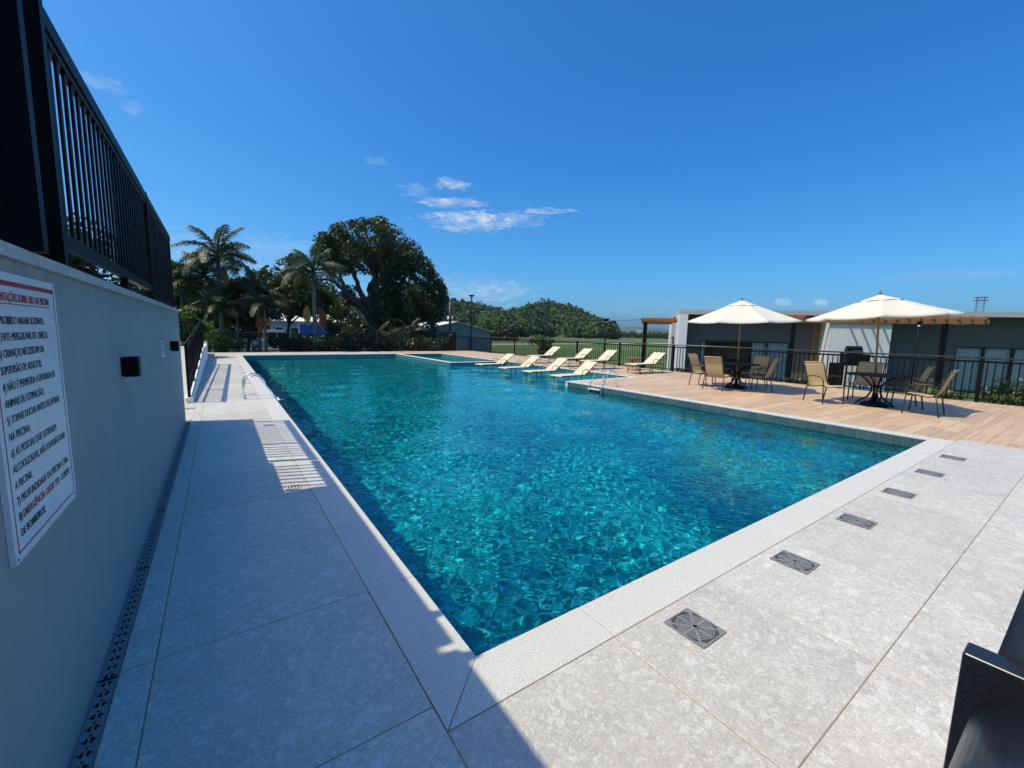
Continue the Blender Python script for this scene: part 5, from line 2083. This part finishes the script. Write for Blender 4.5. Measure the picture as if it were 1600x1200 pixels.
# ------------------------------------------------------------------ planting strip behind the side fence
rng = np.random.default_rng(70)
def strip_plant(x, y, h, r, label, mat, n=260, size=.10):
    t = thing('strap_leaf_plant', label, 'plant', (x, y, GZ), 0, 'plants along the outside of the side fence')
    m = MB()
    rg = np.random.default_rng(int(x * 100 + y * 1000) % 9999)
    top = h - GZ
    for i in range(70):
        a = rg.uniform(0, 2 * PI); l = rg.uniform(.6, 1.0) * r * 1.6
        z0 = rg.uniform(.3, .8) * top
        b0 = Vector((math.cos(a) * .06, math.sin(a) * .06, z0))
        mid = b0 + Vector((math.cos(a) * l * .5, math.sin(a) * l * .5, (top - z0) * .9))
        tip = b0 + Vector((math.cos(a) * l, math.sin(a) * l, (top - z0) * rg.uniform(.3, .9)))
        wv = Vector((-math.sin(a), math.cos(a), 0)) * .022
        b = len(m.v)
        m.v += [tuple(b0 - wv * .5), tuple(b0 + wv * .5), tuple(mid + wv), tuple(mid - wv), tuple(tip)]
        m.f += [(b, b + 1, b + 2, b + 3), (b + 3, b + 2, b + 4)]
    m.build('foliage', mat, t)
    MB().tube([(0, 0, 0), (0, 0, top * .6)], .03, 6).build('stem', 'bark', t)
    return t


PL = [(16.15, 2.55, 'bright strap-leaved plant behind the fence beyond the rightmost chair'), (16.2, 2.95, 'bright strap-leaved plant left of the one beyond the rightmost chair'), (16.25, 1.5, 'strap-leaved plant behind the fence at the right edge of the photo'),
      (16.2, 5.75, 'strap-leaved plant behind the fence just left of the near table chair'), (16.2, 6.2, 'strap-leaved plant behind the fence, right of the far table'), (16.25, 6.65, 'strap-leaved plant outside the fence, level with the gap between the tables'),
      (16.2, 9.2, 'strap-leaved plant outside the fence, left of the far table chairs'), (16.25, 9.8, 'strap-leaved plant outside the fence before the charcoal wall'), (16.2, 10.6, 'strap-leaved plant outside the fence below the white end pillar')]
for x, y, lb in PL:
    strip_plant(x, y, .22 if y < 4 else .16, .34, lb, 'leafbright' if y < 4 else 'leafmid')
small_tree('round dark bush in front of the curtained window at the right edge', [(1582, 622, 22), (1566, 628, 15), (1600, 630, 18), (1585, 640, 16)], 16.9, 2600, .11, 'leafdark', 71, 1585, gap=.15, gs=2.5, name='garden_shrub', group='shrubs by the guest building', spread=.2)
bz = spot(1500, 600, 18.2)
spk = tag(MB().box(bz.x - .09, bz.y - .09, GZ, bz.x + .09, bz.y + .09, .02).build('black_bollard', 'black'), 'short black garden bollard beyond the fence by the curtained window', 'bollard')

# ------------------------------------------------------------------ rail end at the lower right corner
re_ = thing('near_handrail', 'thick black round handrail passing through an end plate at the lower right corner', 'handrail')
m = MB().box(.7755, -.14, .62, .812, .0735, 1.100)
ob = m.build('end_plate', 'blackgloss', re_)
bv = ob.modifiers.new('bevel', 'BEVEL'); bv.width = .003; bv.segments = 3
MB().tube([(-.2, 0, 1.018), (.30, 0, 1.018), (.60, 0, 1.018), (.774, 0, 1.018)], .058, 40).build('tube', 'blackgloss', re_, smooth=True)
MB().tube([(.8135, 0, 1.072), (1.6, 0, 1.072)], .050, 40).build('far_tube', 'blackgloss', re_, smooth=True)
for x in (1.58,):
    MB().box(x - .02, -.03, 0.0, x + .02, .03, 1.02).build('post', 'blackgloss', re_)
MB().box(.78, -.12, 0.0, .81, .05, .619).build('post', 'blackgloss', re_)

# ------------------------------------------------------------------ air
hz = MB().box(-2950, -800, GZ - 1.8, 2950, 3200, 62).mesh('haze', 'dark')
hz.materials.clear()
hm = bpy.data.materials.new('haze_air')
hm.use_nodes = True
hn = NT(hm.node_tree)
hm.node_tree.nodes.clear()
ho = hn.n('ShaderNodeOutputMaterial')
hv = hn.n('ShaderNodeVolumePrincipled')
hv.inputs['Color'].default_value = (.80, .88, 1.0, 1)
hv.inputs['Density'].default_value = .00013
hv.inputs['Anisotropy'].default_value = .3
hn.link(hv.outputs[0], ho.inputs['Volume'])
hz.materials.append(hm)
link('haze', hz, kind='stuff')
S.cycles.volume_bounces = 0
